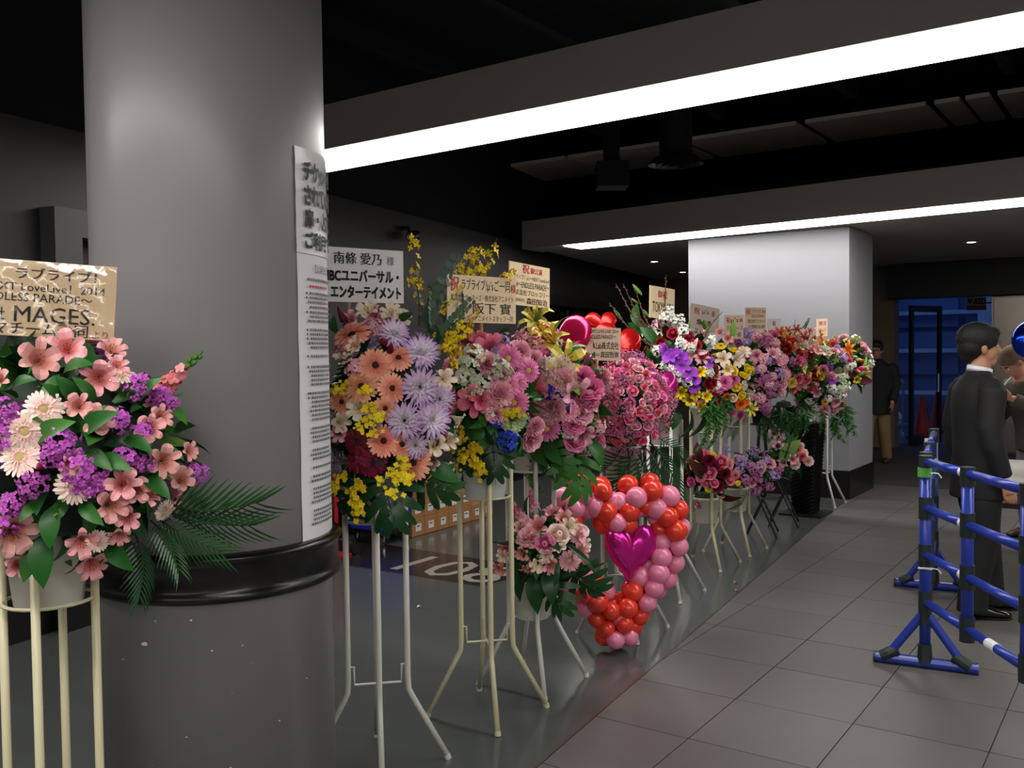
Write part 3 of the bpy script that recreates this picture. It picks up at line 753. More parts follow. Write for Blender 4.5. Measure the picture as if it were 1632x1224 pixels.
def hair_cap(root, M, c, E_, m, bulk=1.0, name='hair', seed=1):
    """thick short hair: cap over skull, longer at the back, with uneven tufts"""
    rnd = random.Random(seed); mb = MB(); T = lambda v: Vector(c) + E_ @ Vector(v)
    mb.ell(T((0, -0.024, 0.052)), (0.091 * bulk, 0.105 * bulk, 0.088 * bulk), 18, 12, E_)
    mb.ell(T((0, -0.058, 0.0)), (0.082 * bulk, 0.066 * bulk, 0.075 * bulk), 16, 10, E_)
    mb.ell(T((0, -0.07, -0.05)), (0.058, 0.042, 0.05), 12, 8, E_)
    mb.ell(T((0, 0.05, 0.085)), (0.07, 0.05, 0.042), 12, 8, E_)
    for s_ in (-1, 1): mb.ell(T((s_ * 0.072, 0.018, 0.03)), (0.016, 0.03, 0.045), 8, 8, E_)
    for k in range(34):
        a, b = rnd.uniform(0, 6.28), rnd.uniform(-0.1, 1.3)
        n_ = Vector((math.cos(a) * math.cos(b), math.sin(a) * math.cos(b), math.sin(b)))
        if n_.y > 0.55 and n_.z < 0.5: continue
        q = Vector((n_.x * 0.088, n_.y * 0.102 - 0.024, n_.z * 0.086 + 0.05))
        mb.tube([T(q), T(q + n_ * 0.012 + Vector((rnd.uniform(-.01, .01), -0.012, -0.006)))], [0.016, 0.004], 6)
    put_mesh(name, remeshed(mb, 0.007, 2), m, root, M)

def suit_man():
    base = fl(1558, 978); fac = Vector((1.0, -0.02)); rz = math.atan2(fac.y, fac.x) - PI / 2
    t = thing('person', (base.x, base.y, 0), 'person in a black suit with short black hair standing side-on by the blue barrier', 'person', rz=rz)
    M = _WM[t.name]; I3 = Matrix.Identity(3)
    hc = Vector((0.0, 0.012, 1.59)); HE = Euler((R(-3), 0, R(-8))).to_matrix()
    b = MB()
    b.rings([ering((0, 0, .80), .12, .09), ering((0, 0, .9), .15, .1), ering((0, 0, 1.05), .14, .1), ering((0, 0, 1.2), .16, .11), ering((0, -.005, 1.34), .175, .105), ering((0, -.005, 1.40), .13, .08), ering((0, 0.0, 1.45), .06, .062), ering((0, .015, 1.56), .054, .06)])
    head_parts(b, hc, HE)
    for s_, fy in ((1, -0.06), (-1, 0.13)):
        b.tube([(s_ * .085, 0, .86), (s_ * .09, .01 + fy * .4, .47), (s_ * .09, fy - 0.03, .09), (s_ * .09, fy + .06, .045)], [.085, .055, .04, .035], 12)
    b.tube([(.17, 0, 1.36), (.225, -.045, 1.10), (.235, .03, .85)], [.05, .042, .028], 12)
    b.tube([(-.17, 0, 1.36), (-.225, -.045, 1.10), (-.235, .04, .85)], [.05, .042, .028], 12)
    hand_parts(b, (.237, .04, .835), (0.0, .30, -1), (-1, 0.25, 0), 1, 1.0, 0.35)
    hand_parts(b, (-.237, .05, .835), (0.0, .25, -1), (1, 0.25, 0), -1, 1.0, 0.35)
    put_mesh('body', remeshed(b, 0.0065, 3), M_skin, t, M)
    j = MB()
    j.rings([ering((0, .0, .70), .195, .150), ering((0, .0, .80), .198, .145), ering((0, 0, .95), .185, .132), ering((0, -.005, 1.10), .183, .130), ering((0, -.01, 1.25), .20, .132), ering((0, -.01, 1.34), .20, .118), ering((0, -.008, 1.395), .155, .095), ering((0, -.004, 1.43), .085, .075), ering((0, 0, 1.455), .068, .068)])
    for s_ in (-1, 1):
        j.tube([(s_ * .16, -.005, 1.365), (s_ * .205, -.012, 1.33), (s_ * .232, -.045, 1.12), (s_ * .243, -.03, 1.02), (s_ * .243, .028, .85)], [.066, .073, .066, .062, .05], 14)
        j.tube([(s_ * .10, 0, 1.40), (s_ * .19, -.01, 1.355)], [.05, .055], 10)
    # folds at elbow and waist
    for s_ in (-1, 1):
        j.tube([(s_ * .245, -.09, 1.09), (s_ * .285, -.03, 1.07)], [.016, .016], 8)
        j.tube([(s_ * .25, -.085, 1.03), (s_ * .29, -.02, 1.045)], [.014, .014], 8)
    jk = put_mesh('jacket', remeshed(j, 0.011, 3), M_suit, t, M)
    obj('lapel', MB().add([M @ Vector(v) for v in ((.035, .118, 1.40), (.075, .112, 1.36), (.06, .139, 1.22), (.008, .140, 1.05), (.02, .138, 1.25), (.02, .123, 1.38))], [(0, 1, 2, 3, 4, 5)]), M_suit, jk)
    p_ = MB()
    p_.rings([ering((0, 0, .97), .155, .12), ering((0, 0, .85), .175, .135), ering((0, 0, .77), .17, .135)])
    for s_, fy in ((1, -0.06), (-1, 0.13)):
        p_.tube([(s_ * .085, 0, .84), (s_ * .088, .0 + fy * .25, .66), (s_ * .09, .015 + fy * .5, .46), (s_ * .09, fy * .9 - .01, .2), (s_ * .09, fy - .015, .035)], [.102, .102, .088, .083, .086], 16)
    put_mesh('trousers', remeshed(p_, 0.011, 3), M_suit, t, M)
    obj('shirt_collar', MB().rings([[M @ v for v in ering((0, .002, 1.435), .071, .073, 20, 0, -.18)], [M @ v for v in ering((0, .006, 1.472), .066, .071, 20, 0, -.22)], [M @ v for v in ering((0, .006, 1.47), .062, .067, 20, 0, -.22)], [M @ v for v in ering((0, .002, 1.44), .066, .069, 20, 0, -.18)]], True), M_shirt, t, smooth=True)
    obj('shirt_cuff', MB().tube([M @ Vector((.243, .033, .853)), M @ Vector((.241, .04, .828))], .036, 14), M_shirt, t)
    hair_cap(t, M, hc, HE, M_hair, 1.12)
    face_details(t, hc, HE, M, M_lip)
    shoe(t, M, .09, -.045, -0.15, M_shoe); shoe(t, M, -.09, .14, 0.1, M_shoe)
suit_man()

def reader():
    """bending over the far end of the table, reading a card"""
    base = at(1652, 700, 7.75); fac = Vector((-0.97, -0.25)); rz = math.atan2(fac.y, fac.x) - PI / 2
    t = thing('person', (base.x, base.y, 0), 'person in an olive jacket and brown knit cap bent over reading a card', 'person', rz=rz)
    M = _WM[t.name]
    hc = Vector((0, .235, 1.46)); HE = Euler((R(-48), 0, R(-12))).to_matrix()
    b = MB()
    b.rings([ering((0, -.03, .8), .13, .1), ering((0, -.03, .95), .15, .11), ering((0, .03, 1.15), .16, .11, tx=-.3), ering((0, .10, 1.3), .17, .1, tx=-.5), ering((0, .15, 1.355), .06, .06, tx=-.6), ering((0, .2, 1.39), .052, .055, tx=-.7)])
    head_parts(b, hc, HE)
    for s_ in (-1, 1): b.tube([(s_ * .09, -.03, .86), (s_ * .1, .02, .47), (s_ * .1, -.03, .09), (s_ * .1, .06, .045)], [.085, .055, .04, .035], 12)
    b.tube([(.17, .09, 1.27), (.26, .10, 1.03), (.17, .33, 1.19)], [.05, .042, .03], 12)
    b.tube([(-.17, .09, 1.27), (-.26, .10, 1.03), (-.12, .35, 1.17)], [.05, .042, .03], 12)
    hand_parts(b, (.165, .335, 1.19), (-.35, .8, .45), (0, -.5, 1), 1, 1.0, 0.35); hand_parts(b, (-.12, .355, 1.17), (.3, .8, .35), (0, -.5, 1), -1, 1.0, 0.35)
    put_mesh('body', remeshed(b, 0.008, 3), M_skin2, t, M)
    j = MB()
    j.rings([ering((0, -.04, .72), .20, .17), ering((0, -.03, .9), .2, .17), ering((0, .03, 1.12), .205, .16, tx=-.3), ering((0, .09, 1.27), .2, .14, tx=-.5), ering((0, .13, 1.34), .1, .1, tx=-.6)])
    for s_, e in ((1, (.17, .32, 1.18)), (-1, (-.125, .34, 1.16))):
        j.tube([(s_ * .16, .09, 1.28), (s_ * .22, .09, 1.2), (s_ * .265, .105, 1.03), e], [.075, .085, .08, .058], 14)
    j.tube([(-.12, .06, 1.33), (0, .02, 1.36), (.12, .06, 1.33)], [.04, .05, .04], 10)
    put_mesh('jacket', remeshed(j, 0.013, 3), mat('olive jacket', '3d3a2c', 0.8, noise=(14, 0.35)), t, M)
    p_ = MB(); p_.rings([ering((0, -.03, .95), .15, .13), ering((0, -.03, .82), .175, .14), ering((0, -.03, .78), .17, .13)])
    for s_ in (-1, 1): p_.tube([(s_ * .09, -.03, .84), (s_ * .1, .02, .47), (s_ * .1, -.03, .06)], [.098, .08, .07], 14)
    put_mesh('trousers', remeshed(p_, 0.013, 2), mat('grey trousers', '66656a', 0.8), t, M)
    c = MB(); T = lambda v: hc + HE @ Vector(v)
    c.ell(T((0, -.02, .05)), (.094, .108, .085), 18, 12, HE); c.ell(T((0, -.04, .01)), (.09, .09, .06), 16, 10, HE)
    put_mesh('knit_cap', remeshed(c, 0.008, 2), mat('brown knit', '6e5843', 0.9, bump=(120, 0.5)), t, M)
    face_details(t, hc, HE, M, M_lip)
    for s_ in (-1, 1): shoe(t, M, s_ * .1, 0, 0, mat('brown leather', '4a3324', 0.4))
    cp = M @ Vector((0.02, .46, 1.24))
    Mc = Matrix.Translation(cp) @ Matrix.Rotation(rz, 4, 'Z') @ Euler((R(55), R(12), 0)).to_matrix().to_4x4()
    tag(obj('reading_card', MB().box((0, 0, 0), (.19, .13, .002), bev=0.0005), mat('pale card', 'b4bccb', 0.3), None, Mc), 'pale card held up by the reader in the brown cap', 'card')
    sb = MB().tube([M @ Vector(v) for v in ((.12, -.10, 1.33), (.15, .05, 1.385), (.14, .2, 1.26), (.2, .2, 1.0), (.26, .12, .86))], 0.012, 8)
    obj('bag_strap', sb, mat('grey strap', '7c8078', 0.6), t)
reader()

def visitor():
    base = fl(1397, 738); fac = Vector((-0.55, -0.83)); rz = math.atan2(fac.y, fac.x) - PI / 2
    t = thing('person', (base.x, base.y, 0), 'person in a dark coat and khaki trousers walking out from behind the white pillar', 'person', rz=rz)
    M = _WM[t.name]; hc = Vector((0, .03, 1.55)); HE = Euler((R(-8), 0, 0)).to_matrix()
    b = MB()
    b.rings([ering((0, 0, .8), .13, .1), ering((0, 0, 1.0), .15, .1), ering((0, 0, 1.3), .17, .1), ering((0, 0, 1.38), .12, .08), ering((0, 0, 1.43), .058, .06), ering((0, .015, 1.53), .053, .058)])
    head_parts(b, hc, HE)
    for s_, fy in ((1, .16), (-1, -.2)): b.tube([(s_ * .085, 0, .86), (s_ * .09, .05 + fy * .5, .46), (s_ * .09, fy, .09), (s_ * .09, fy + .07, .05)], [.085, .055, .04, .035], 12)
    for s_, fy in ((1, -.08), (-1, .1)):
        b.tube([(s_ * .17, 0, 1.33), (s_ * .23, -.03, 1.08), (s_ * .23, fy + .03, .86)], [.05, .042, .03], 12)
        hand_parts(b, (s_ * .23, fy + .035, .845), (0, .2, -1), (-s_, .2, 0), s_, 1.0, 0.4)
    put_mesh('body', remeshed(b, 0.009, 3), M_skin2, t, M)
    j = MB(); j.rings([ering((0, 0, .68), .205, .155), ering((0, 0, .9), .195, .15), ering((0, 0, 1.15), .2, .145), ering((0, 0, 1.33), .2, .125), ering((0, 0, 1.40), .1, .09), ering((0, 0, 1.44), .075, .078)])
    for s_, fy in ((1, -.08), (-1, .1)): j.tube([(s_ * .16, 0, 1.34), (s_ * .21, -.01, 1.3), (s_ * .24, -.03, 1.08), (s_ * .235, fy + .03, .86)], [.07, .08, .07, .052], 14)
    put_mesh('coat', remeshed(j, 0.014, 3), mat('dark coat', '17171c', 0.8), t, M)
    p_ = MB(); p_.rings([ering((0, 0, .93), .15, .12), ering((0, 0, .80), .17, .13), ering((0, 0, .77), .165, .13)])
    for s_, fy in ((1, .16), (-1, -.2)): p_.tube([(s_ * .085, 0, .84), (s_ * .09, .05 + fy * .5, .46), (s_ * .09, fy, .06)], [.1, .085, .075], 14)
    put_mesh('trousers', remeshed(p_, 0.014, 2), mat('khaki trousers', '8a714c', 0.8, noise=(20, 0.15)), t, M)
    hair_cap(t, M, hc, HE, mat('dark brown hair', '1c1512', 0.5), 1.0, seed=3); face_details(t, hc, HE, M, M_lip)
    obj('glasses', MB().tube([M @ (hc + HE @ Vector(v)) for v in ((-.07, .02, .012), (-.055, .095, .01), (0, .106, .012), (.055, .095, .01), (.07, .02, .012))], 0.004, 6), M_black, t)
    bm = mat('brown leather', '4a3324', 0.4); shoe(t, M, .09, .16, 0, bm); shoe(t, M, -.09, -.2, 0.1, bm)
visitor()
# ------------------------------------------------------------------ flowers: one mesh of each kind, radius about 1, facing +z
M_green = petal_mat('leaf green', '1f4d1c', '2f6a26', 0.0, 1.2, 0.4, 0.28)
M_dgreen = petal_mat('dark leaf', '14321a', '1f4a22', 0.0, 1.2, 0.32, 0.2)
M_lgreen = petal_mat('light leaf', '5c8a34', '7fa24a', 0.0, 1.2, 0.5, 0.2)
M_fern = petal_mat('fern green', '3a6a30', '4f8040', 0.0, 1.2, 0.6, 0.2)
M_euc = petal_mat('eucalyptus', '3f5a48', '55705a', 0.0, 1.2, 0.5, 0.2)
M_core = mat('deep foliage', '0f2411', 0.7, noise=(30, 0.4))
M_stem = mat('flower stem', '4f7a2e', 0.5)
M_twig = mat('brown twig', '5a3d28', 0.8)
C = dict(
    peach=('c9563a', 'f0a98a'), palepink=('e5b0a0', 'f5ddd2'), hot=('b0286a', 'ec86b4'), pink=('c45a78', 'f4bac6'), crimson=('4a0820', '7c1230'),  # pink, hot and rosy hearts darkened further to stand for shading between petals
    lav=('f4eef2', 'bb85cc'), mage=('942a94', 'c25cc0'), salmon=('c87468', 'eba8a8'), cream=('e9dcb8', 'f1dfc9'), white=('e4ead2', 'f2f2ea'),
    yellow=('d8b21a', 'f2d51f'), lemon=('f0dc3c', 'f4e676'), blue=('101c8a', '2a3cc0'), red=('6e0a12', 'a3141c'), purple=('5d1a86', 'a03cc4'),
    lilac=('9a78b8', 'b79acb'), orange=('d2611a', 'f0952c'), coral=('d04030', 'f08050'), green=('a9c27a', 'd2dfae'), palegreen=('c6d8a4', 'e2ead0'), mauve=('8e3f7c', 'bb6f9e'), rosy=('b82a50', 'f0829a'))
def pm(k, **kw): return petal_mat('petal ' + k, C[k][0], C[k][1], *((.3, 1.0) if k == 'lav' else (.15, .8)))

def g_gerbera():
    m = MB()
    for lay, n, r_, z in ((0, 24, 1.0, 0.0), (1, 22, 0.80, 0.06), (2, 16, 0.5, 0.1)):
        for i in range(n):
            a = 2 * PI * (i + 0.5 * lay) / n + random.uniform(-.05, .05); q = r_ * random.uniform(.93, 1.03)
            z2 = z + random.uniform(-.03, .05); m.petal(a, [(.12, .02 + z, .03), (q * .55, .13 + z2, .088 * r_ + .008), (q * .9, .07 + z2, .09 * r_), (q, .04 + z2, .03)], 2, roll=random.uniform(-.5, .5))
    return m
def g_center(r_=0.24):
    return MB().lathe([(.01, .19), (r_ * .55, .2), (r_ * .9, .16), (r_, .1), (r_ * .9, 0)], 12)
def g_mum():
    m = MB()
    for lay in range(7):
        e = R((4, 14, 26, 40, 55, 70, 82)[lay]); ln = (1.0, 1.0, .96, .88, .75, .6, .45)[lay]; n = (18, 17, 16, 14, 11, 8, 5)[lay]
        for i in range(n):
            a = 2 * PI * (i + .5 * (lay % 2)) / n + random.uniform(-.1, .1); q = ln * random.uniform(.85, 1.06); ee = e + random.uniform(-.1, .1)
            m.petal(a, [(.08, .0, .035), (q * .6 * math.cos(ee) + .05, q * .6 * math.sin(ee) + .03, .085), (q * math.cos(ee * .92), q * math.sin(ee * .92), .02)], 2)
    return m
def g_lily(w=.26, curl=.0):
    m = MB()
    for i in range(6):
        a = 2 * PI * i / 6 + random.uniform(-.08, .08); k = .8 if i % 2 else 1.08
        m.petal(a, [(.04, -.55, .05), (.2, -.15, w * .6 * k), (.5, .18, w * k), (.82, .28 - curl * .3, w * .8 * k), (1.04, .2 - curl, .03)], 3, .35)
    return m
def g_alstro():
    m = MB()
    for i in range(6):
        a = 2 * PI * i / 6 + random.uniform(-.12, .12); k = random.uniform(.9, 1.08); w = (.22 if i % 2 else .33); z = random.uniform(-.08, .1)
        m.petal(a, [(.05, -.6, .06), (.18, -.2, w * .55), (.46 * k, .16 + z, w), (.76 * k, .34 + z, w * 1.05), (.93 * k, .33 + z, w * .7), (1.0 * k, .3 + z, w * .15)], 3, .4, roll=random.uniform(-.25, .25))
    return m
def g_stamens(n=6, r_=.012):
    m = MB()
    for i in range(n):
        a = 2 * PI * i / n; p = Vector((math.cos(a) * .18, math.sin(a) * .18, .45))
        m.tube([(0, 0, -.3), p], r_, 4); m.ell(p, (.035, .035, .06), 6, 4)
    return m
def g_rose():
    m = MB()
    m.lathe([(.02, -.35), (.3, -.2), (.38, .2), (.26, .5), (.1, .52), (.16, .4), (.05, .3)], 10)
    for lay, (n, r0, r1, z1) in enumerate(((4, .42, .46, .5), (5, .6, .72, .42), (6, .75, 1.0, .22))):
        for i in range(n):
            a = 2 * PI * (i + .4 * lay) / n + random.uniform(-.12, .12); w = r0 * 1.15
            m.petal(a, [(.1, -.4, .12), (r0 * .8, -.12, w * .62), (r0, z1 * .55, w * .72), (r1, z1, w * .55), (r1 * 1.04, z1 - .08, w * .25)], 3, -.25)
    return m
def g_carnation():
    m = MB()
    for lay in range(6):
        e = R((6, 20, 36, 52, 68, 80)[lay]); n = (22, 20, 18, 16, 12, 8)[lay]; q = (1, .98, .92, .84, .74, .62)[lay]
        for i in range(n // 2):
            a = 2 * PI * (i + .5 * (lay % 2)) / (n // 2) + random.uniform(-.15, .15); ee = e + random.uniform(-.15, .15); w = .36 * q
            vs = [Vector((0, 0, -.15))]
            for t in (-1, -.5, 0, .5, 1):
                rr = q * random.uniform(.88, 1.06); z = math.sin(ee) * rr + random.uniform(-.07, .07); h_ = math.cos(ee) * rr; b = a + t * w / max(.35, h_ + .15)
                vs.append(Vector((h_ * math.cos(b), h_ * math.sin(b), z)))
            m.add(vs, [(0, k, k + 1) for k in range(1, 5)])
    return m
def floret(m, M, n=4, mi=0, w=.42, cupz=.2):
    for i in range(n):
        m.petal(2 * PI * i / n, [(.05, 0, .1), (.6, cupz, w), (1.0, cupz * .6, w * .5)], 2, mi=mi, M=M)
def g_stock(n=26, long=1.0):
    m = MB(); 
    for i in range(n):
        z = 1 - 2 * (i + .5) / n; a = i * 2.39996; q = math.sqrt(1 - z * z)
        nrm = Vector((q * math.cos(a), q * math.sin(a), z)); f_ = random.uniform(.42, .8); p = Vector((nrm.x * f_, nrm.y * f_, nrm.z * f_ * 1.15 * long))
        if nrm.z < -.6: continue
        M = frame(p, nrm + Vector((random.gauss(0, .45), random.gauss(0, .45), .3)), random.uniform(0, 6), random.uniform(.24, .36)); floret(m, M, 4, 0, .4, .45); floret(m, M @ Matrix.Translation((0, 0, .12)) @ Matrix.Rotation(.8, 4, 'Z') @ Matrix.Scale(.6, 4), 4, 0, .4, .6)
    return m
def g_spike(n=30):
    m = MB(); m.tube([(0, 0, -.9), (0, 0, 1.2)], .035, 6, mi=1)
    for i in range(n):
        t = i / n; a = i * 2.4; r_ = .3 * (1 - t * .75)
        p = Vector((math.cos(a) * r_ * .6, math.sin(a) * r_ * .6, -.6 + 1.7 * t))
        M = frame(p, (math.cos(a), math.sin(a), .4), i, .26 * (1 - t * .65))
        if t < .72: floret(m, M, 5)
        else: m.ell(p, (.07, .07, .09), 6, 4, mi=1)
    return m
def g_spray(n=42, branch=6, size=.062):
    """branching spray along +x, drooping, of small winged blooms"""
    m = MB(); rnd = random
    main = [Vector((t, .06 * math.sin(5 * t), .28 * math.sin(t * 1.9) - .12 * t * t)) for t in [k / 6 for k in range(7)]]
    m.tube(main, [.018, .017, .015, .013, .011, .009, .006], 5, mi=1)
    for b in range(branch):
        t = .25 + .7 * b / branch; i = int(t * 6); p = main[i].lerp(main[min(6, i + 1)], t * 6 - i)
        d = Vector((.5, rnd.choice((-1, 1)) * rnd.uniform(.4, .9), rnd.uniform(-.3, .6))).normalized() * rnd.uniform(.2, .34)
        m.tube([p, p + d], [.009, .004], 4, mi=1)
        for q in range(n // branch):
            c = p + d * rnd.uniform(.35, 1.08) + Vector((rnd.uniform(-.05, .05), rnd.uniform(-.05, .05), rnd.uniform(-.05, .05)))
            M = frame(c, (rnd.uniform(-.5, .5), rnd.uniform(-.6, .6), 1), rnd.uniform(0, 6), size * rnd.uniform(.8, 1.15))
            floret(m, M, 4, 0, .5)
    for k in range(n // 4):
        c = main[3 + k % 4] + Vector((rnd.uniform(-.1, .1), rnd.uniform(-.1, .1), rnd.uniform(-.05, .08)))
        floret(m, frame(c, (rnd.uniform(-.5, .5), rnd.uniform(-.5, .5), 1), rnd.uniform(0, 6), size), 4, 0, .5)
    return m
def g_orchid():
    m = MB()
    for a, w in ((PI / 2, .3), (R(210), .3), (R(330), .3)): m.petal(a, [(.05, 0, .08), (.5, .08, w), (.85, .04, w * .8), (1, 0, .05)], 3, .15)
    for a in (R(10), R(170)): m.petal(a, [(.05, .05, .1), (.45, .14, .5), (.85, .12, .52), (1.02, .06, .2)], 3, .1)
    m.petal(R(270), [(.02, .1, .06), (.25, .3, .16), (.4, .28, .14), (.5, .2, .03)], 3, .6)
    return m
def g_pompon():
    m = MB(); n = 42
    for i in range(n):
        z = 1 - 1.7 * (i + .5) / n; a = i * 2.39996; q = math.sqrt(max(0, 1 - z * z)); nrm = Vector((q * math.cos(a), q * math.sin(a), z))
        M = frame(nrm * .62, nrm, random.uniform(0, 6), .42)
        for k in range(3): m.petal(k * 2.1, [(.0, .3, .2), (.4, .7, .45), (.75, .85, .2)], 2, M=M)
    return m
def g_gyps(n=90):
    m = MB(); rnd = random
    for i in range(n):
        d = Vector((rnd.gauss(0, 1), rnd.gauss(0, 1), rnd.gauss(0, .6) + .5)).normalized(); p = d * rnd.uniform(.6, 1.0); s_ = rnd.uniform(.05, .085)
        m.add([p + Vector(v) * s_ for v in ((1, 0, 0), (0, 1, 0), (-1, 0, 0), (0, -1, 0), (0, 0, 1), (0, 0, -1))], [(0, 1, 4), (1, 2, 4), (2, 3, 4), (3, 0, 4), (1, 0, 5), (2, 1, 5), (3, 2, 5), (0, 3, 5)])
        if i % 4 == 0: m.tube([d * .1, p], .012, 3, mi=1)
    return m
def g_bud():
    return MB().lathe([(.02, -.9), (.12, -.8), (.22, -.3), (.25, .1), (.16, .6), (.03, .95)], 8)
# leaves lie along +x from the origin, upper side +z, length 1
def g_leaf(w=.2, droop=.25, seg=6):
    m = MB(); vs = []; fs = []
    for k in range(seg + 1):
        t = k / seg; hw = w * math.sin(PI * min(1, t * .93 + .06)) ** .8; z = .12 * math.sin(t * 2.2) - droop * t * t
        for c in (-1, 0, 1): vs.append((t - .03 * abs(c), c * hw, z + abs(c) * hw * .35))
    for k in range(seg):
        for c in range(2):
            i = k * 3 + c; fs.append((i, i + 3, i + 4, i + 1))
    return m.add(vs, fs)
def g_monstera():
    m = MB(); m.tube([(-.45, 0, -.05), (-.1, 0, .03), (.45, 0, .02), (1, 0, -.22)], [.02, .016, .012, .004], 5)
    for s_ in (-1, 1):
        for k, (x, ln, an) in enumerate(((-.02, .46, 118), (.06, .58, 92), (.2, .6, 72), (.36, .55, 57), (.52, .46, 44), (.68, .34, 32))):
            a = R(an) * s_; d = Vector((math.cos(a), math.sin(a), 0)); q = Vector((-d.y, d.x, 0)); wd_ = .082
            vs = []
            for t, w in ((0, .075), (.35, wd_), (.7, wd_ * .95), (.92, wd_ * .6), (1, .012)):
                c = Vector((x, 0, .02)) + d * (ln * t); z = .05 * math.sin(t * 2.5) - .22 * t * t - .2 * max(0, c.x) ** 2
                for u in (-1, 1): vs.append(c + q * (w * u) + Vector((0, 0, z + 0)))
            m.add(vs, [(2 * i, 2 * i + 2, 2 * i + 3, 2 * i + 1) for i in range(4)])
    return m
def g_palm(n=15, ln=.5, w=.022):
    m = MB(); sp_ = lambda t: Vector((t, 0, .22 * math.sin(t * 2.0) - .42 * t * t))
    m.tube([sp_(k / 7) for k in range(8)], [.016, .015, .013, .012, .01, .008, .006, .003], 5)
    for i in range(n):
        t = .14 + .86 * i / n
        for s_ in (-1, 1):
            l_ = ln * (1 - .5 * abs(t - .45)) * random.uniform(.9, 1.1); a = R(58 - 34 * t) * s_; p = sp_(t); d = Vector((math.cos(a), math.sin(a), -.1)); q = Vector((-d.y, d.x, .2)).normalized(); vs = []
            for u, ww in ((0, .5), (.3, 1), (.7, .8), (1, .06)):
                c = p + d * (l_ * u) + Vector((0, 0, -.42 * l_ * u * u)); vs += [c + q * w * ww, c - q * w * ww]
            m.add(vs, [(2 * k, 2 * k + 2, 2 * k + 3, 2 * k + 1) for k in range(3)])
    return m
def g_fern(n=150):
    m = MB(); rnd = random; sp_ = lambda t: Vector((t, 0, .2 * math.sin(2.2 * t) - .5 * t * t))
    m.tube([sp_(k / 5) for k in range(6)], [.012, .011, .01, .008, .006, .003], 4)
    for i in range(n):
        t = rnd.uniform(.1, 1); p = sp_(t); a = rnd.uniform(0, 6.28); l_ = .3 * (1.15 - t) * rnd.uniform(.5, 1.1)
        e = p + Vector((.6 * l_, math.cos(a) * l_, math.sin(a) * l_ * .6)); o = Vector((rnd.uniform(-.02, .02), rnd.uniform(-.02, .02), .022))
        m.add([p, p.lerp(e, .6) + o, e, p.lerp(e, .6) - o], [(0, 1, 2, 3)])
    return m
def g_euc(n=9):
    m = MB(); sp_ = lambda t: Vector((t, 0, .25 * t * t)); m.tube([sp_(k / 5) for k in range(6)], [.014, .012, .01, .009, .007, .004], 5)
    for i in range(n):
        t = .15 + .85 * i / n
        for s_ in (-1, 1):
            M = frame(sp_(t) + Vector((.02, s_ * .085 * (1.1 - t * .5), .02)), (random.uniform(-.4, .4), s_ * .3, 1), 0, .085 * (1.1 - t * .5))
            m.add([M @ Vector((math.cos(k * PI / 4), math.sin(k * PI / 4) * .8, 0)) for k in range(8)], [tuple(range(8))])
    return m
def g_twig(n=14):
    m = MB(); sp_ = lambda t: Vector((t, .05 * math.sin(4 * t), .03 * math.sin(7 * t))); m.tube([sp_(k / 7) for k in range(8)], [.016, .015, .013, .012, .01, .008, .006, .004], 5)
    for i in range(n):
        t = .2 + .8 * i / n; a = i * 2.4; m.ell(sp_(t) + Vector((.01, math.cos(a) * .014, math.sin(a) * .014)), (.02, .012, .012), 5, 4)
    return m
def g_blossom(n=22):
    m = MB(); sp_ = lambda t: Vector((t, .08 * math.sin(4 * t), .06 * math.sin(5 * t))); m.tube([sp_(k / 7) for k in range(8)], [.012, .011, .01, .009, .008, .006, .005, .003], 5, mi=1)
    for i in range(n):
        t = random.uniform(.3, 1.0) ** .8; a = i * 2.4; o = Vector((0, math.cos(a), math.sin(a)))
        floret(m, frame(sp_(min(1, t)) + o * random.uniform(.02, .07), o + Vector((.4, 0, 0)), i, random.uniform(.03, .048)), 4, 0, .35)
    return m

# kinds: name -> (object name, list of mesh variants builder, slots, child)
GEO = dict(gerbera=('gerbera', g_gerbera, 2), mum=('chrysanthemum', g_mum, 2), alstro=('alstroemeria', g_alstro, 3), lily=('lily', lambda: g_lily(.2, .25), 2), rose=('rose', g_rose, 2),
    carn=('carnation', g_carnation, 3), stock=('stock_flower', g_stock, 3), spike=('snapdragon', g_spike, 2), spray=('oncidium_spray', g_spray, 3), orchid=('orchid', g_orchid, 1), pompon=('pompon_flower', g_pompon, 2),
    gyps=('gypsophila_spray', g_gyps, 3), bud=('flower_bud', g_bud, 1), leaf=('leaf', g_leaf, 2), strap=('strap_leaf', lambda: g_leaf(.09, .3, 8), 2), broad=('broad_leaf', lambda: g_leaf(.25, .35, 7), 2), monstera=('monstera_leaf', g_monstera, 1),
    palm=('palm_frond', g_palm, 2), blades=('palm_frond', lambda: g_palm(13, .42, .016), 2), fern=('fern_plume', g_fern, 2), euc=('eucalyptus_stem', g_euc, 2), twig=('twig', g_twig, 2), blossom=('blossom_branch', g_blossom, 2))
SLOT2 = {'spike': M_stem, 'spray': M_stem, 'gyps': M_stem, 'blossom': M_twig}
_geo = {}; _fm = {}
def fmesh(kind, m, var):
    key = (kind, m.name, var)
    if key not in _fm:
        if (kind, var) not in _geo: _geo[(kind, var)] = GEO[kind][1]()
        _fm[key] = _geo[(kind, var)].mesh(GEO[kind][0], [m] + ([SLOT2[kind]] if kind in SLOT2 else []), kind in ('bud', 'leaf', 'strap', 'broad', 'monstera'))
    return _fm[key]
M_cy = mat('flower heart yellow', 'c9b052', 0.8); M_cd = mat('flower heart dark', '1c0d0a', 0.8); M_cg = mat('flower heart green', 'b9a868', 0.8); M_st = mat('anther', '8a4a1c', 0.7)
_cen = {}
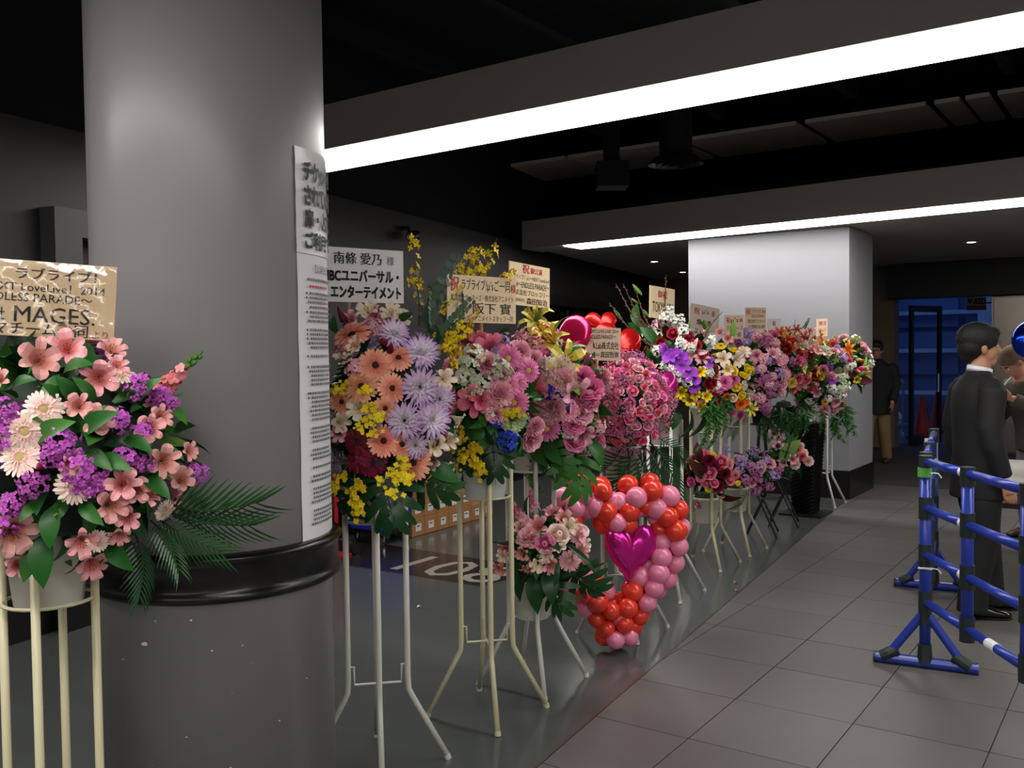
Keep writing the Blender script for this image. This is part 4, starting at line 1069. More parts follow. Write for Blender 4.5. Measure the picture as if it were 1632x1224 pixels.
def flower(root, kind, m, p, n, rad, spin=None, center=None):
    var = random.randrange(GEO[kind][2])
    M = frame(p, n, random.uniform(0, 6.28) if spin is None else spin, rad)
    o = link(GEO[kind][0], fmesh(kind, m, var), root, M)
    if kind == 'gyps': o['kind'] = 'stuff'
    if kind == 'gerbera' and center is not None:
        if center.name not in _cen: _cen[center.name] = g_center().mesh('flower_center', center, True)
        link('flower_center', _cen[center.name], o, M)
    if kind in ('lily', 'alstro') and rad > 0.022:
        if 'st' not in _cen: _cen['st'] = g_stamens().mesh('stamens', M_st)
        link('stamens', _cen['st'], o, M)
    return o
def blade(root, kind, m, p, d, length, up=(0, 0, 1)):
    return link(GEO[kind][0], fmesh(kind, m, random.randrange(GEO[kind][2])), root, aim(p, d, up, length))

# ------------------------------------------------------------------ stands
M_whitemetal = mat('white enamel tube', 'c9c6bd', 0.35); M_cream = mat('ivory enamel tube', 'c4bd9c', 0.35); M_blackm = mat('black tube', '101012', 0.4)
M_pot = mat('ivory plastic pot', 'c9c6ba', 0.4); M_potw = mat('white plastic pot', 'cfd0ce', 0.4)
M_foam = mat('floral foam', '2a3d22', 0.9); M_stick = mat('bamboo stick', 'b58a52', 0.6)
def stand_frame(root, base, m, a=0.081, foot=0.19, zt=1.13, zb=0.29, zr=0.96, rz=-TH):
    Rz = Matrix.Translation(base) @ Matrix.Rotation(rz, 4, 'Z'); g = lambda x, y, z: Rz @ Vector((x, y, z))
    for sx, sy in ((-1, -1), (1, -1), (1, 1), (-1, 1)):
        lg = obj('leg', MB().tube([g(sx * a, sy * a, zt), g(sx * a, sy * a, zb + .05), g(sx * (a + .002), sy * (a + .002), zb), g(sx * (a + .012), sy * (a + .012), zb - .03), g(sx * foot, sy * foot, 0.006)], 0.0115, 10), m, root, smooth=True)
        obj('rubber_tip', MB().tube([g(sx * (foot - .004), sy * (foot - .004), .018), g(sx * foot, sy * foot, 0.0)], 0.013, 10), m, lg)
    for s_ in (-1, 1):
        obj('brace', MB().tube([g(-a, -a * s_, zb + .10), g(-a * .8, -a * .8 * s_, zb + .10), g(-a * .78, -a * .78 * s_, zb + .03), g(a * .78, a * .78 * s_, zb + .03), g(a * .8, a * .8 * s_, zb + .10), g(a, a * s_, zb + .10)], 0.005, 6), m, root)
    obj('pot_ring', MB().tube([g(a * 1.38 * math.cos(k * PI / 12), a * 1.38 * math.sin(k * PI / 12), zr) for k in range(24)], 0.005, 6, closed=True), m, root)
def pot(root, c, r0, r1, h_, m):
    p_ = obj('pot', MB().lathe([(r0, 0), (r0 + .003, .004), (r1, h_ - .02), (r1 + .006, h_ - .018), (r1 + .006, h_), (r1 - .003, h_), (r1 - .006, h_ - .03)], 28, c), m, root, smooth=True)
    obj('floral_foam', MB().lathe([(.001, h_ - .04), (r1 - .004, h_ - .04), (r1 - .03, h_ + .03), (.001, h_ + .05)], 16, c), M_foam, p_)

class Bouquet:
    """a body of foliage; blooms sit on its surface where a line of sight meets it"""
    def __init__(s, root, cx, cy, dep, rx, ry, rz, seed=0, core=True, leaves=70, lm=None, lsize=.1):
        s.root, s.dep = root, dep; s.c = at(cx, cy, dep); s.r = Vector((rx, ry, rz)); s.used = []
        rnd = random.Random(seed)
        k = MB()
        n, q = 16, 10
        rs = []
        for i in range(q + 1):
            a = PI * i / q; ring = []
            for j in range(n):
                b = 2 * PI * j / n; w = rnd.uniform(.62, .82)
                ring.append(s.c + Vector((math.sin(a) * math.cos(b) * rx * w, math.sin(a) * math.sin(b) * ry * w, -math.cos(a) * rz * w)))
            rs.append(ring)
        k.rings(rs)
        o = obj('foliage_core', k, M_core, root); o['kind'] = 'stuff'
        lm = lm or [M_green, M_dgreen, M_green]
        fm = MB(); nl = len(lm)
        base = _geo.setdefault(('leaf', 0), g_leaf())
        for i in range(leaves * 2):
            d = Vector((rnd.gauss(0, 1), rnd.gauss(0, 1), rnd.gauss(0, 1))).normalized()
            p = s.c + Vector((d.x * rx, d.y * ry, d.z * rz)) * rnd.uniform(.55, .78)
            t = (d + Vector((rnd.gauss(0, .6), rnd.gauss(0, .6), rnd.gauss(0, .5) - .1))).normalized()
            Mx = aim(p, t, d + Vector((0, 0, .3)), lsize * rnd.uniform(.6, 1.25)); fm.add([Mx @ v for v in base.v], base.f, rnd.randrange(nl))
        o = obj('filler_leaves', fm, lm, root); o['kind'] = 'stuff'
    def hit(s, x, y, k=1.0):
        d = ray(x, y); o = EYEP - s.c; r_ = s.r * k
        D = Vector((d.x / r_.x, d.y / r_.y, d.z / r_.z)); O = Vector((o.x / r_.x, o.y / r_.y, o.z / r_.z))
        b = D.dot(O) / D.length_squared; disc = b * b - (O.length_squared - 1) / D.length_squared
        t = -b - math.sqrt(disc) if disc > 0 else -b
        P = EYEP + d * t; v = P - s.c; n = Vector((v.x / r_.x ** 2, v.y / r_.y ** 2, v.z / r_.z ** 2)).normalized()
        return P, n
    def put(s, kind, m, x, y, dia, center=None, tilt=.25, k=1.0, face=.55, mark=True):
        P, n = s.hit(x, y, k); v = (EYEP - P).normalized()
        n = (n * (1 - face) + v * face + Vector((random.gauss(0, tilt), random.gauss(0, tilt), random.gauss(0, tilt) + .08))).normalized()
        if mark: s.used.append((x, y, dia))
        return flower(s.root, kind, m, P, n, pxs(dia, s.dep) / 2, center=center)
    def many(s, kind, mkey, pts, dia=None, center=None, **kw):
        for q in pts:
            s.put(kind, pm(mkey) if isinstance(mkey, str) else mkey, q[0], q[1], q[2] if len(q) > 2 else dia, center, **kw)
    def fill(s, n, palette, dia, tries=14, gap=.62, lowest=-.62, seed=1):
        """blooms all round the body, keeping clear of the ones set by hand"""
        rnd = random.Random(seed); placed = []
        for i in range(n):
            for t in range(tries):
                d = Vector((rnd.gauss(0, 1), rnd.gauss(0, 1), rnd.gauss(0, 1))).normalized()
                if d.z < lowest: continue
                P = s.c + Vector((d.x * s.r.x, d.y * s.r.y, d.z * s.r.z)) * rnd.uniform(.9, 1.04)
                k, mk, sc = palette[rnd.randrange(len(palette))]; rad = pxs(dia * sc, s.dep) / 2
                if any((P - q).length < gap * (rad + r2) for q, r2 in placed): continue
                v = P - EYEP; w = v.dot(_F); x = 816 + FPX * v.dot(_RT) / w; y = 612 - FPX * v.dot(_UP) / w
                if d.y < .25 and any((x - a) ** 2 + (y - b) ** 2 < (gap * .5 * (c_ + dia * sc)) ** 2 for a, b, c_ in s.used): continue
                nn_ = (d + Vector((rnd.gauss(0, .25), rnd.gauss(0, .25), .1))).normalized()
                if k in ('leaf', 'strap', 'broad'): blade(s.root, k, mk if not isinstance(mk, str) else pm(mk), s.c.lerp(P, .84) - d * rad, nn_ + Vector((rnd.gauss(0, .4), rnd.gauss(0, .4), 0)), rad * 2.3, d + Vector((0, 0, .4)))
                else: flower(s.root, k, mk if not isinstance(mk, str) else pm(mk), P, nn_, rad, center=(M_cy if k == 'gerbera' else None))
                placed.append((P, rad)); break
    def sprays(s, kind, m, lst):
        """(x0, y0, x1, y1): stem laid from one point of view to another; out pushes the tip towards the viewer"""
        for q in lst:
            P0, n0 = s.hit(q[0], q[1], .93); dd = q[4] if len(q) > 4 else 0.05
            dep = P0.y - dd; P1 = at(q[2], q[3], dep); d = P1 - P0
            blade(s.root, kind, m, P0, d, d.length, n0 + Vector((0, -.3, .35)))

def board(root, xl, yl, dl_, xr, yr, dr, hpx, m, lines, stick=None, lean=0.0, name='message_board'):
    """board whose middle line runs from (xl, yl) to (xr, yr); lines: (text, u0, v0, u1, v1, ink, bold)"""
    PL, PR = at(xl, yl, dl_), at(xr, yr, dr); e = PR - PL; w = e.length; e.normalize(); n = e.cross(Vector((0, 0, 1))).normalized(); u = n.cross(e).normalized() * -1
    if u.z < 0: u = -u
    if lean: u = (u - n * lean).normalized(); n = e.cross(u)
    h_ = pxs(hpx, (dl_ + dr) / 2); c = (PL + PR) / 2
    fn = lambda a, b, o=0.0: c + e * ((a - .5) * w) + u * ((b - .5) * h_) + n * o
    bo = slab(name, fn, 0, 0, 1, 1, -0.006, 0.0, m, root)
    for t, u0, v0, u1, v1, ink, bold in lines: lettering(bo, t, (u0, v0, u1, v1), lambda a, b: fn(a, b, 0.0012), ink, bold)
    b0 = fn(.5, .3, -.012); b1 = Vector((b0.x, b0.y, stick)) if isinstance(stick, (int, float)) else (stick or b0 - Vector((0, 0, .4)))
    obj('board_stick', MB().tube([b0, b1], 0.008, 6), M_stick, root)
    return bo, fn
M_board = mat('cream board', 'e6cda6', 0.5); M_boardw = mat('white board', 'e2e2e0', 0.45); M_boardp = mat('pale board', 'd8bfa6', 0.5); M_boardg = mat('greyish board', 'bdaea2', 0.5)

def flower_stand(x, y, label, m=None, potm=None, zpot=0.95, two=False, group=None, mk=True, ph=.2):
    b = L(x, y); t = thing('flower_stand', (b.x, b.y, 0), label, 'flower stand', 'congratulation flower stands along the hall')
    if mk:
        stand_frame(t, b, m or M_whitemetal, zr=zpot + .01, zt=zpot + .17)
        pot(t, b + Vector((0, 0, zpot)), .082, .105, ph, potm or M_pot)
        if two: pot(t, b + Vector((0, 0, .315)), .078, .1, .19, potm or M_pot)
    return t, b
# ------------------------------------------------------------------ stand beside the column (left)
t, b = flower_stand(-2.42, 1.33, 'flower stand with pale pink gerberas and magenta stocks beside the round column', M_cream, M_pot)
q = Bouquet(t, 88, 722, 2.42, .36, .27, .30, 1, leaves=110, lsize=.11)
q.many('gerbera', 'palepink', [(70, 653, 58), (40, 688, 64), (33, 730, 58), (118, 775, 56), (155, 862, 36)], center=M_cg, tilt=.12)
q.many('gerbera', 'palepink', [(192, 600, 50), (262, 812, 38)], center=M_cg, face=.05, tilt=.1)
q.many('alstro', 'salmon', [(62, 575, 66), (108, 557, 60), (158, 602, 60), (125, 648, 44), (160, 672, 56), (260, 735, 54), (288, 765, 46), (238, 682, 48), (255, 665, 40), (195, 772, 54), (216, 782, 48), (232, 790, 46), (175, 805, 58), (204, 824, 42), (130, 862, 54), (145, 897, 54), (190, 850, 40), (18, 846, 76), (300, 720, 34), (178, 560, 50), (112, 735, 42), (0, 606, 40), (30, 900, 44), (186, 585, 40)])
q.many('stock', 'mage', [(14, 660, 58), (4, 692, 54), (100, 706, 60), (130, 752, 74), (84, 726, 46), (52, 770, 50), (0, 830, 64), (222, 618, 54), (258, 632, 46), (190, 670, 46), (228, 686, 36), (200, 730, 42), (228, 736, 40), (310, 755, 48), (270, 645, 40), (150, 775, 46), (20, 805, 46)])
q.many('spike', 'salmon', [(268, 612, 130)], face=0, tilt=.05, k=1.02); 
q.many('bud', 'crimson', [(66, 742, 50)]); q.many('bud', M_lgreen, [(30, 770, 26), (100, 795, 22), (90, 820, 22), (62, 618, 24), (150, 880, 22), (180, 735, 22), (245, 700, 24)])
q.fill(60, [('leaf', M_green, 1.5), ('leaf', M_green, 1.7), ('leaf', M_lgreen, 1.2), ('alstro', 'salmon', 1), ('stock', 'mage', 1), ('leaf', M_dgreen, 1.5)], 50, gap=.45, seed=3)
for x0, y0, x1, y1 in ((265, 800, 405, 815), (262, 810, 392, 848), (250, 825, 345, 880), (215, 850, 232, 950), (240, 830, 290, 900)): q.sprays('blades', M_dgreen, [(x0, y0, x1, y1, .06)])
for x0, y0, x1, y1 in ((72, 855, 62, 935), (60, 870, 35, 925), (175, 862, 202, 908), (85, 810, 75, 870), (100, 600, 135, 570), (120, 640, 95, 600)): q.sprays('broad', M_green, [(x0, y0, x1, y1, .05)])
q.sprays('leaf', M_green, [(110, 600, 60, 625), (90, 560, 40, 590), (130, 690, 180, 655), (60, 700, 110, 670), (150, 640, 120, 600), (140, 720, 175, 745), (255, 650, 300, 668), (280, 690, 318, 672), (200, 700, 240, 715), (160, 730, 205, 745), (230, 760, 270, 790), (100, 640, 70, 610), (20, 620, 50, 600), (130, 800, 160, 835), (60, 800, 30, 830), (225, 640, 250, 600)])
bo, fn = board(t, -70, 468, 2.34, 184, 485, 2.44, 120, mat('cream board gloss', 'dcbf98', 0.5), [
    ('ラブライブ！', .36, .76, .87, .91, M_ink, .02), ('NEXT LoveLive！2014', .16, .60, .93, .71, M_ink, .006), ('～ENDLESS PARADE～', .05, .46, .85, .57, M_ink, .006),
    ('株式会社', .03, .20, .30, .37, M_ink, .014), ('MAGES.', .36, .19, .87, .40, M_ink, .012), ('ドラマチーム一同', .05, .02, .83, .18, M_ink, .014), ('より', .86, .02, .96, .12, M_red, .01)], stick=1.12)
# crumpled clear wrap over the board
wr = MB(); vs = []; nx, ny = 26, 12; rnd = random.Random(8)
for j in range(ny + 1):
    for i in range(nx + 1):
        o = .006 + (.010 if 0 < i < nx and 0 < j < ny else 0) * abs(math.sin(i * .9 + j * 1.7) * math.cos(j * 2.1 - i * .5)) + rnd.uniform(0, .004)
        vs.append(fn(i / nx, -.14 + 1.13 * j / ny, o))
wr.add(vs, [(j * (nx + 1) + i, j * (nx + 1) + i + 1, (j + 1) * (nx + 1) + i + 1, (j + 1) * (nx + 1) + i) for j in range(ny) for i in range(nx)])
M_wrap = bpy.data.materials.new('clear wrap'); M_wrap.use_nodes = True
nt = M_wrap.node_tree; nt.nodes.clear()
o_ = nt.nodes.new('ShaderNodeOutputMaterial'); mx = nt.nodes.new('ShaderNodeMixShader'); tr_ = nt.nodes.new('ShaderNodeBsdfTransparent'); gl = nt.nodes.new('ShaderNodeBsdfGlossy'); gl.inputs['Roughness'].default_value = .12
mx.inputs[0].default_value = .2
nt.links.new(tr_.outputs[0], mx.inputs[1]); nt.links.new(gl.outputs[0], mx.inputs[2]); nt.links.new(mx.outputs[0], o_.inputs[0])
obj('plastic_wrap', wr, M_wrap, bo, smooth=True)

# ------------------------------------------------------------------ stand just past the column
t, b = flower_stand(-2.49, 2.66, 'flower stand with peach gerberas and lavender chrysanthemums half behind the round column', M_whitemetal, M_pot)
q = Bouquet(t, 615, 655, 3.56, .25, .23, .35, 2, leaves=80, lm=[M_dgreen, M_green, M_dgreen])
q.many('gerbera', 'peach', [(562, 536, 62), (598, 583, 56), (577, 617, 56), (624, 619, 48), (635, 572, 48), (611, 703, 52), (640, 708, 44), (660, 737, 60), (613, 651, 40), (545, 640, 40)], center=M_cd, tilt=.2)
q.many('mum', 'lav', [(628, 532, 54), (671, 563, 62), (669, 617, 64), (645, 671, 62), (688, 669, 64), (700, 636, 52), (662, 710, 44)], tilt=.12, k=1.05)
q.many('gerbera', 'crimson', [(570, 703, 44), (592, 735, 52), (573, 732, 46), (700, 690, 30)], center=M_cd)
q.many('alstro', 'cream', [(707, 605, 40), (692, 711, 40), (712, 703, 38), (704, 748, 42), (624, 500, 40), (586, 497, 40), (568, 551, 32), (545, 573, 32), (541, 673, 36), (727, 668, 34), (640, 508, 34)])
q.many('alstro', 'pink', [(600, 505, 38), (560, 510, 34), (690, 735, 32), (540, 690, 30)])
q.many('bud', 'crimson', [(613, 548, 58), (548, 510, 50), (622, 560, 44)], face=.1)
q.sprays('spray', pm('yellow'), [(560, 600, 528, 640), (545, 610, 600, 645), (575, 640, 610, 690), (600, 660, 570, 690), (625, 715, 640, 790), (640, 720, 610, 775), (565, 745, 575, 825), (555, 740, 530, 790), (545, 750, 590, 800), (700, 560, 735, 520), (695, 545, 715, 590), (690, 580, 740, 560), (705, 600, 712, 540)])
q.sprays('blossom', pm('yellow'), [(668, 520, 664, 372, -.05), (680, 520, 655, 440, -.05), (690, 530, 735, 455, -.02), (685, 530, 690, 455, -.05)])
q.sprays('euc', M_euc, [(680, 530, 705, 400, -.03), (690, 540, 640, 440, -.03), (700, 545, 745, 470, -.02), (690, 540, 668, 465)])
q.sprays('monstera', M_dgreen, [(612, 752, 628, 850, .10), (655, 760, 735, 790, .02), (580, 760, 545, 830, .0)])
q.sprays('broad', M_green, [(690, 550, 700, 510), (680, 740, 730, 765), (640, 520, 655, 490), (540, 530, 525, 500)])
q.fill(46, [('leaf', M_dgreen, 1.5), ('leaf', M_green, 1.4), ('alstro', 'cream', 1), ('gerbera', 'peach', 1.2), ('mum', 'lav', 1.2), ('stock', 'pink', 1)], 42, gap=.5, seed=4)
board(t, 465, 434, 3.44, 643, 442, 3.72, 86, M_boardw, [('南條 愛乃', .36, .70, .79, .92, M_ink, .025), ('様', .84, .71, .91, .88, M_inkg, .004), ('NBCユニバーサル・', .26, .38, .95, .60, M_ink, .05), ('エンターテイメント', .33, .08, .97, .30, M_ink, .05)], stick=1.05)

# ------------------------------------------------------------------ stand with the pink mass and yellow branches
t, b = flower_stand(-2.45, 3.32, 'flower stand with pink gerberas and yellow blossom branches in an ivory pot', M_cream, M_potw, zpot=.955)
q = Bouquet(t, 782, 640, 4.12, .21, .20, .27, 3, leaves=80)
q.many('alstro', 'rosy', [(746, 552, 46), (782, 554, 48), (757, 636, 58), (770, 640, 46), (765, 545, 40)])
q.many('gerbera', 'hot', [(810, 571, 46), (806, 612, 52), (819, 642, 50), (841, 590, 42), (822, 610, 40)], center=M_cy)
q.many('carn', 'pink', [(795, 628, 48), (827, 561, 42), (845, 700, 44), (852, 680, 36), (800, 600, 34), (790, 660, 34), (775, 580, 40)])
q.many('stock', 'palegreen', [(754, 579, 62), (797, 590, 48), (766, 616, 44), (740, 600, 40)]); q.many('carn', 'green', [(817, 668, 44)])
q.many('stock', 'blue', [(808, 698, 48), (790, 672, 24)]); q.many('stock', 'lilac', [(800, 545, 34), (720, 600, 26), (792, 560, 26)])
q.many('stock', 'white', [(770, 570, 30), (745, 625, 28), (782, 655, 26)])
q.sprays('spray', pm('yellow'), [(735, 560, 702, 530), (730, 545, 700, 565), (745, 540, 770, 505), (725, 530, 690, 545), (735, 640, 760, 625), (735, 670, 735, 720), (745, 690, 770, 760), (750, 700, 735, 750), (790, 670, 835, 660), (728, 530, 745, 500)])
q.sprays('blossom', pm('yellow'), [(745, 545, 738, 395, -.12), (755, 540, 778, 378, -.12), (740, 545, 722, 420, -.12), (760, 540, 805, 425, -.12), (750, 540, 755, 385, -.12), (765, 540, 790, 455, -.12)])
q.sprays('euc', M_euc, [(735, 560, 705, 450, -.06), (730, 570, 690, 500, -.02), (725, 560, 760, 470, .05)])
q.sprays('broad', M_green, [(715, 620, 752, 602, .08), (740, 690, 790, 685), (780, 700, 752, 720), (800, 540, 815, 515), (830, 700, 800, 740)])
q.sprays('monstera', M_dgreen, [(785, 700, 790, 770, .06), (760, 700, 735, 760, .0)])
q.fill(40, [('leaf', M_dgreen, 1.4), ('leaf', M_green, 1.3), ('carn', 'pink', 1), ('gerbera', 'hot', 1), ('stock', 'white', .9), ('alstro', 'rosy', 1)], 38, gap=.5, seed=5)
board(t, 713, 475, 4.02, 822, 480, 4.26, 74, M_board, [('祝', .03, .66, .165, .97, M_red, .02), ('ラブライブ！', .2, .70, .56, .93, M_ink, .012), ("μ'sご一同", .57, .66, .91, .93, M_ink, .006), ('様', .92, .67, .995, .86, M_red, .015), ('株式会社ゲーマーズ・株式会社アニメイト', .05, .46, .96, .60, M_ink, .006), ('代表取締役', .12, .25, .31, .36, M_ink, .004), ('阪下 實', .36, .19, .92, .43, M_ink, .02), ('ゲーマーズ・アニメイトスタッフ一同', .06, .03, .95, .16, M_ink, .006)], stick=1.1)

# ------------------------------------------------------------------ two-tier stand with yellow lilies
t, b = flower_stand(-2.50, 3.76, 'two-tier flower stand with yellow lilies on top and a small pink bouquet below', M_whitemetal, M_pot, zpot=1.02, two=True)
q = Bouquet(t, 888, 640, 4.5, .24, .22, .27, 4, leaves=80)
q.many('lily', 'lemon', [(853, 508, 62), (878, 545, 72), (902, 575, 70), (862, 525, 40)], k=1.06)
q.many('carn', 'cream', [(892, 590, 50), (888, 612, 36)]); q.many('carn', 'pink', [(896, 608, 48), (860, 635, 44), (881, 651, 50), (868, 652, 40), (852, 610, 44), (905, 655, 38), (926, 660, 40), (850, 575, 40)])
q.many('alstro', 'pink', [(917, 630, 60), (862, 600, 54), (930, 690, 40), (935, 650, 36), (850, 540, 36), (830, 535, 34)])
q.many('carn', 'hot', [(928, 602, 42), (940, 624, 50), (934, 640, 42), (914, 676, 40), (948, 700, 32)]); q.many('rose', 'hot', [(917, 702, 36), (950, 706, 30), (870, 565, 26)])
q.many('gerbera', 'hot', [(872, 683, 44)], center=M_cy)
q.many('stock', 'blue', [(876, 626, 42), (906, 648, 24), (858, 599, 22), (916, 660, 18)])
q.many('stock', 'white', [(872, 583, 34), (888, 570, 26), (905, 690, 24)]); q.many('stock', 'pink', [(925, 720, 34), (900, 725, 30), (955, 680, 28), (940, 715, 26), (832, 545, 36), (855, 550, 30)])
q.sprays('spray', pm('yellow'), [(850, 640, 835, 665), (860, 620, 850, 650)])
q.sprays('bud' if False else 'leaf', M_lgreen, [(890, 590, 925, 625, .1), (885, 530, 903, 500), (858, 520, 860, 488, 0), (905, 560, 935, 548)])
q.sprays('monstera', M_green, [(915, 715, 935, 800, .1), (880, 710, 905, 770, .06)]); q.sprays('broad', M_green, [(870, 700, 890, 740, .08), (850, 700, 865, 745, .06), (935, 700, 965, 740)])
q.sprays('fern', M_fern, [(850, 715, 850, 790, .08), (860, 715, 880, 775, .06)])
q.fill(44, [('leaf', M_dgreen, 1.4), ('leaf', M_green, 1.3), ('carn', 'pink', 1), ('carn', 'hot', .9), ('stock', 'white', .9), ('alstro', 'pink', 1)], 36, gap=.5, seed=6)
board(t, 812, 450, 4.36, 876, 460, 4.68, 66, M_board, [('祝', .3, .77, .47, .99, M_red, .02), ('御公演', .5, .78, .8, .93, M_red, .02), ("ラブライブ！μ's～NEXT LoveLive!", .02, .60, .98, .73, M_ink, .004), ('2014～ENDLESS PARADE～', .04, .42, .98, .56, M_ink, .006), ('株式会社ブロッコリー', .04, .24, .97, .38, M_ink, .01), ('代表取締役社長', .04, .08, .36, .17, M_ink, .004), ('森田知治', .4, .04, .93, .2, M_ink, .02)], stick=1.15)
q = Bouquet(t, 872, 868, 4.36, .165, .16, .13, 5, leaves=60, lm=[M_dgreen, M_dgreen, M_green], lsize=.09)
q.many('alstro', 'salmon', [(858, 840, 40), (833, 880, 30), (830, 845, 30), (797, 903, 34), (806, 875, 28), (881, 822, 40), (897, 828, 34), (920, 854, 40), (923, 880, 34), (850, 860, 28), (818, 862, 26)])
q.many('alstro', 'cream', [(871, 884, 28), (891, 872, 28), (835, 860, 26), (905, 840, 34), (803, 885, 26), (930, 868, 26)])
q.many('carn', 'pink', [(842, 858, 38)]); q.many('rose', 'hot', [(869, 866, 32)]); q.many('rose', 'palepink', [(889, 853, 36), (925, 846, 28)]); q.many('gerbera', 'pink', [(907, 894, 36), (920, 852, 34)], center=M_cg)
q.many('spike', 'pink', [(822, 812, 62), (850, 795, 56), (836, 830, 44)], face=.0, tilt=.1)
q.sprays('monstera', M_dgreen, [(905, 910, 968, 955, .03), (880, 920, 895, 985, .1)]); q.sprays('strap', M_dgreen, [(825, 870, 785, 862), (840, 820, 838, 785), (900, 900, 965, 905), (888, 890, 885, 945), (905, 870, 955, 912)])
q.sprays('broad', M_dgreen, [(840, 905, 820, 955, .06), (860, 910, 850, 975, .1), (875, 905, 880, 960, .1), (830, 890, 815, 930)])
q.fill(24, [('leaf', M_dgreen, 1.5), ('alstro', 'salmon', 1), ('alstro', 'cream', .9), ('leaf', M_green, 1.3)], 32, gap=.5, seed=7)

# ------------------------------------------------------------------ foil hearts
def heart_mesh(name, m, depth=.32):
    mb = MB(); n, k = 56, 9
    def o(t):
        x = 16 * math.sin(t) ** 3; y = 13 * math.cos(t) - 5 * math.cos(2 * t) - 2 * math.cos(3 * t) - math.cos(4 * t)
        return Vector((x / 17, (y + 2.5) / 17))
    for side in (1, -1):
        rs = []
        for i in range(k + 1):
            r_ = 1 - i / k; ring = []
            for j in range(n):
                p_ = o(2 * PI * j / n) * r_; z = depth * (max(0, 1 - r_ ** 2.4)) ** .62
                z += .022 * math.sin(j * 2.0) * (r_ ** 5) * (1 - r_) * 6
                ring.append(Vector((p_.x, p_.y, side * z)))
            rs.append(ring if side > 0 else list(reversed(ring)))
        mb.rings(rs[:-1] + [[Vector((v.x * .02, v.y * .02, rs[-2][0].z * 1.01)) for v in rs[-2]]], False, False)
    return mb.mesh(name, m, True)
M_foilred = mat('red foil', 'd11a1a', 0.2, metal=0.6); M_foilmag = mat('magenta foil', 'd0228f', 0.16, metal=0.65); M_foilrose = mat('crimson foil', 'c81c50', 0.16, metal=0.6); M_foilblue = mat('blue foil', '1a46d8', 0.15, metal=0.9)
def heart(parent, c, r_, n, m, roll=0.0, name='foil_balloon', sy=1.1):
    z = Vector(n).normalized(); x = Vector((0, 0, 1)).cross(z).normalized(); y = z.cross(x)
    M = Matrix(((x.x, y.x, z.x, c[0]), (x.y, y.y, z.y, c[1]), (x.z, y.z, z.z, c[2]), (0, 0, 0, 1))) @ Matrix.Rotation(roll, 4, 'Z') @ Matrix.Scale(r_, 4) @ Matrix.Diagonal((1, sy, 1, 1))
    o = link(name, heart_mesh(name, m), parent, M)
    return o, M

# ------------------------------------------------------------------ pink ball stand with foil hearts
t, b = flower_stand(-2.52, 4.72, 'flower stand with a ball of pink spray roses and foil heart balloons', M_whitemetal, M_pot, zpot=.86)
q = Bouquet(t, 1002, 642, 5.2, .205, .2, .235, 6, leaves=40, lsize=.07)
rnd = random.Random(31)
pr = [('rose', 'rosy'), ('rose', 'hot'), ('carn', 'rosy'), ('rose', 'pink')]
for i in range(190):
    a, r_ = rnd.uniform(0, 6.28), math.sqrt(rnd.random()); x, y = 1002 + 65 * r_ * math.cos(a), 640 + 70 * r_ * math.sin(a)
    k, mk = pr[rnd.randrange(4)]
    if all((x - c[0]) ** 2 + (y - c[1]) ** 2 > 75 for c in q.used): q.put(k, pm(mk), x, y, rnd.uniform(12, 19), tilt=.3, face=.2, k=1.05)
for i in range(40):
    a, r_ = rnd.uniform(0, 6.28), math.sqrt(rnd.random()); q.put('gyps', pm('mauve' if i % 3 else 'hot'), 1002 + 66 * r_ * math.cos(a), 642 + 76 * r_ * math.sin(a), rnd.uniform(26, 40), mark=False, face=.2, k=.98)
q.fill(40, [('rose', 'rosy', 1), ('rose', 'hot', 1), ('gyps', 'mauve', 1.8)], 18, gap=.5, lowest=-.8, seed=8)
for x0, y0, x1, y1, d_ in ((1010, 715, 950, 800, .12), (1020, 715, 1000, 815, .14), (1030, 715, 1060, 800, .1), (990, 715, 930, 770, .08), (1035, 705, 1090, 790, .05), (1000, 715, 985, 805, .15), (1045, 695, 1098, 735, -.02), (1015, 720, 1035, 810, .14)):
    q.sprays('blades', M_dgreen, [(x0, y0, x1, y1, d_)])
heart(t, at(896, 556, 4.86), .18, (-.25, -1, .3), M_foilrose, R(12)); heart(t, at(955, 655, 5.34), .16, (.15, -1, 0), M_foilred, R(-10))
heart(t, at(982, 556, 5.52), .155, (.25, -1, .2), M_foilred, R(-15)); heart(t, at(1052, 628, 5.36), .15, (.75, -1, .1), M_foilmag, R(-8)); heart(t, at(958, 520, 5.62), .10, (0, -1, .4), M_foilred, 0)
for x, y, d_ in ((900, 600, 4.9), (955, 690, 5.36), (982, 590, 5.52), (1052, 650, 5.36), (958, 540, 5.62)):
    obj('balloon_stick', MB().tube([at(x, y, d_ + .02), at(1005, 700, 5.3)], .004, 5), M_potw, t)
board(t, 914, 548, 5.0, 989, 549, 5.0, 52, M_boardp, [("μ's～NEXT LOVE LIVE! 2014", .17, .82, .95, .95, M_ink, .006), ('～ENDLESS PARADE～', .24, .66, .9, .79, M_ink, .006), ('ラブライブ！', .04, .48, .42, .64, M_red, .006), ('KLab株式会社', .42, .34, .96, .58, M_ink, .012), ('代表取締役社長', .36, .14, .56, .22, M_ink, .002), ('真田哲弥', .58, .09, .96, .28, M_ink, .016)], stick=1.1)

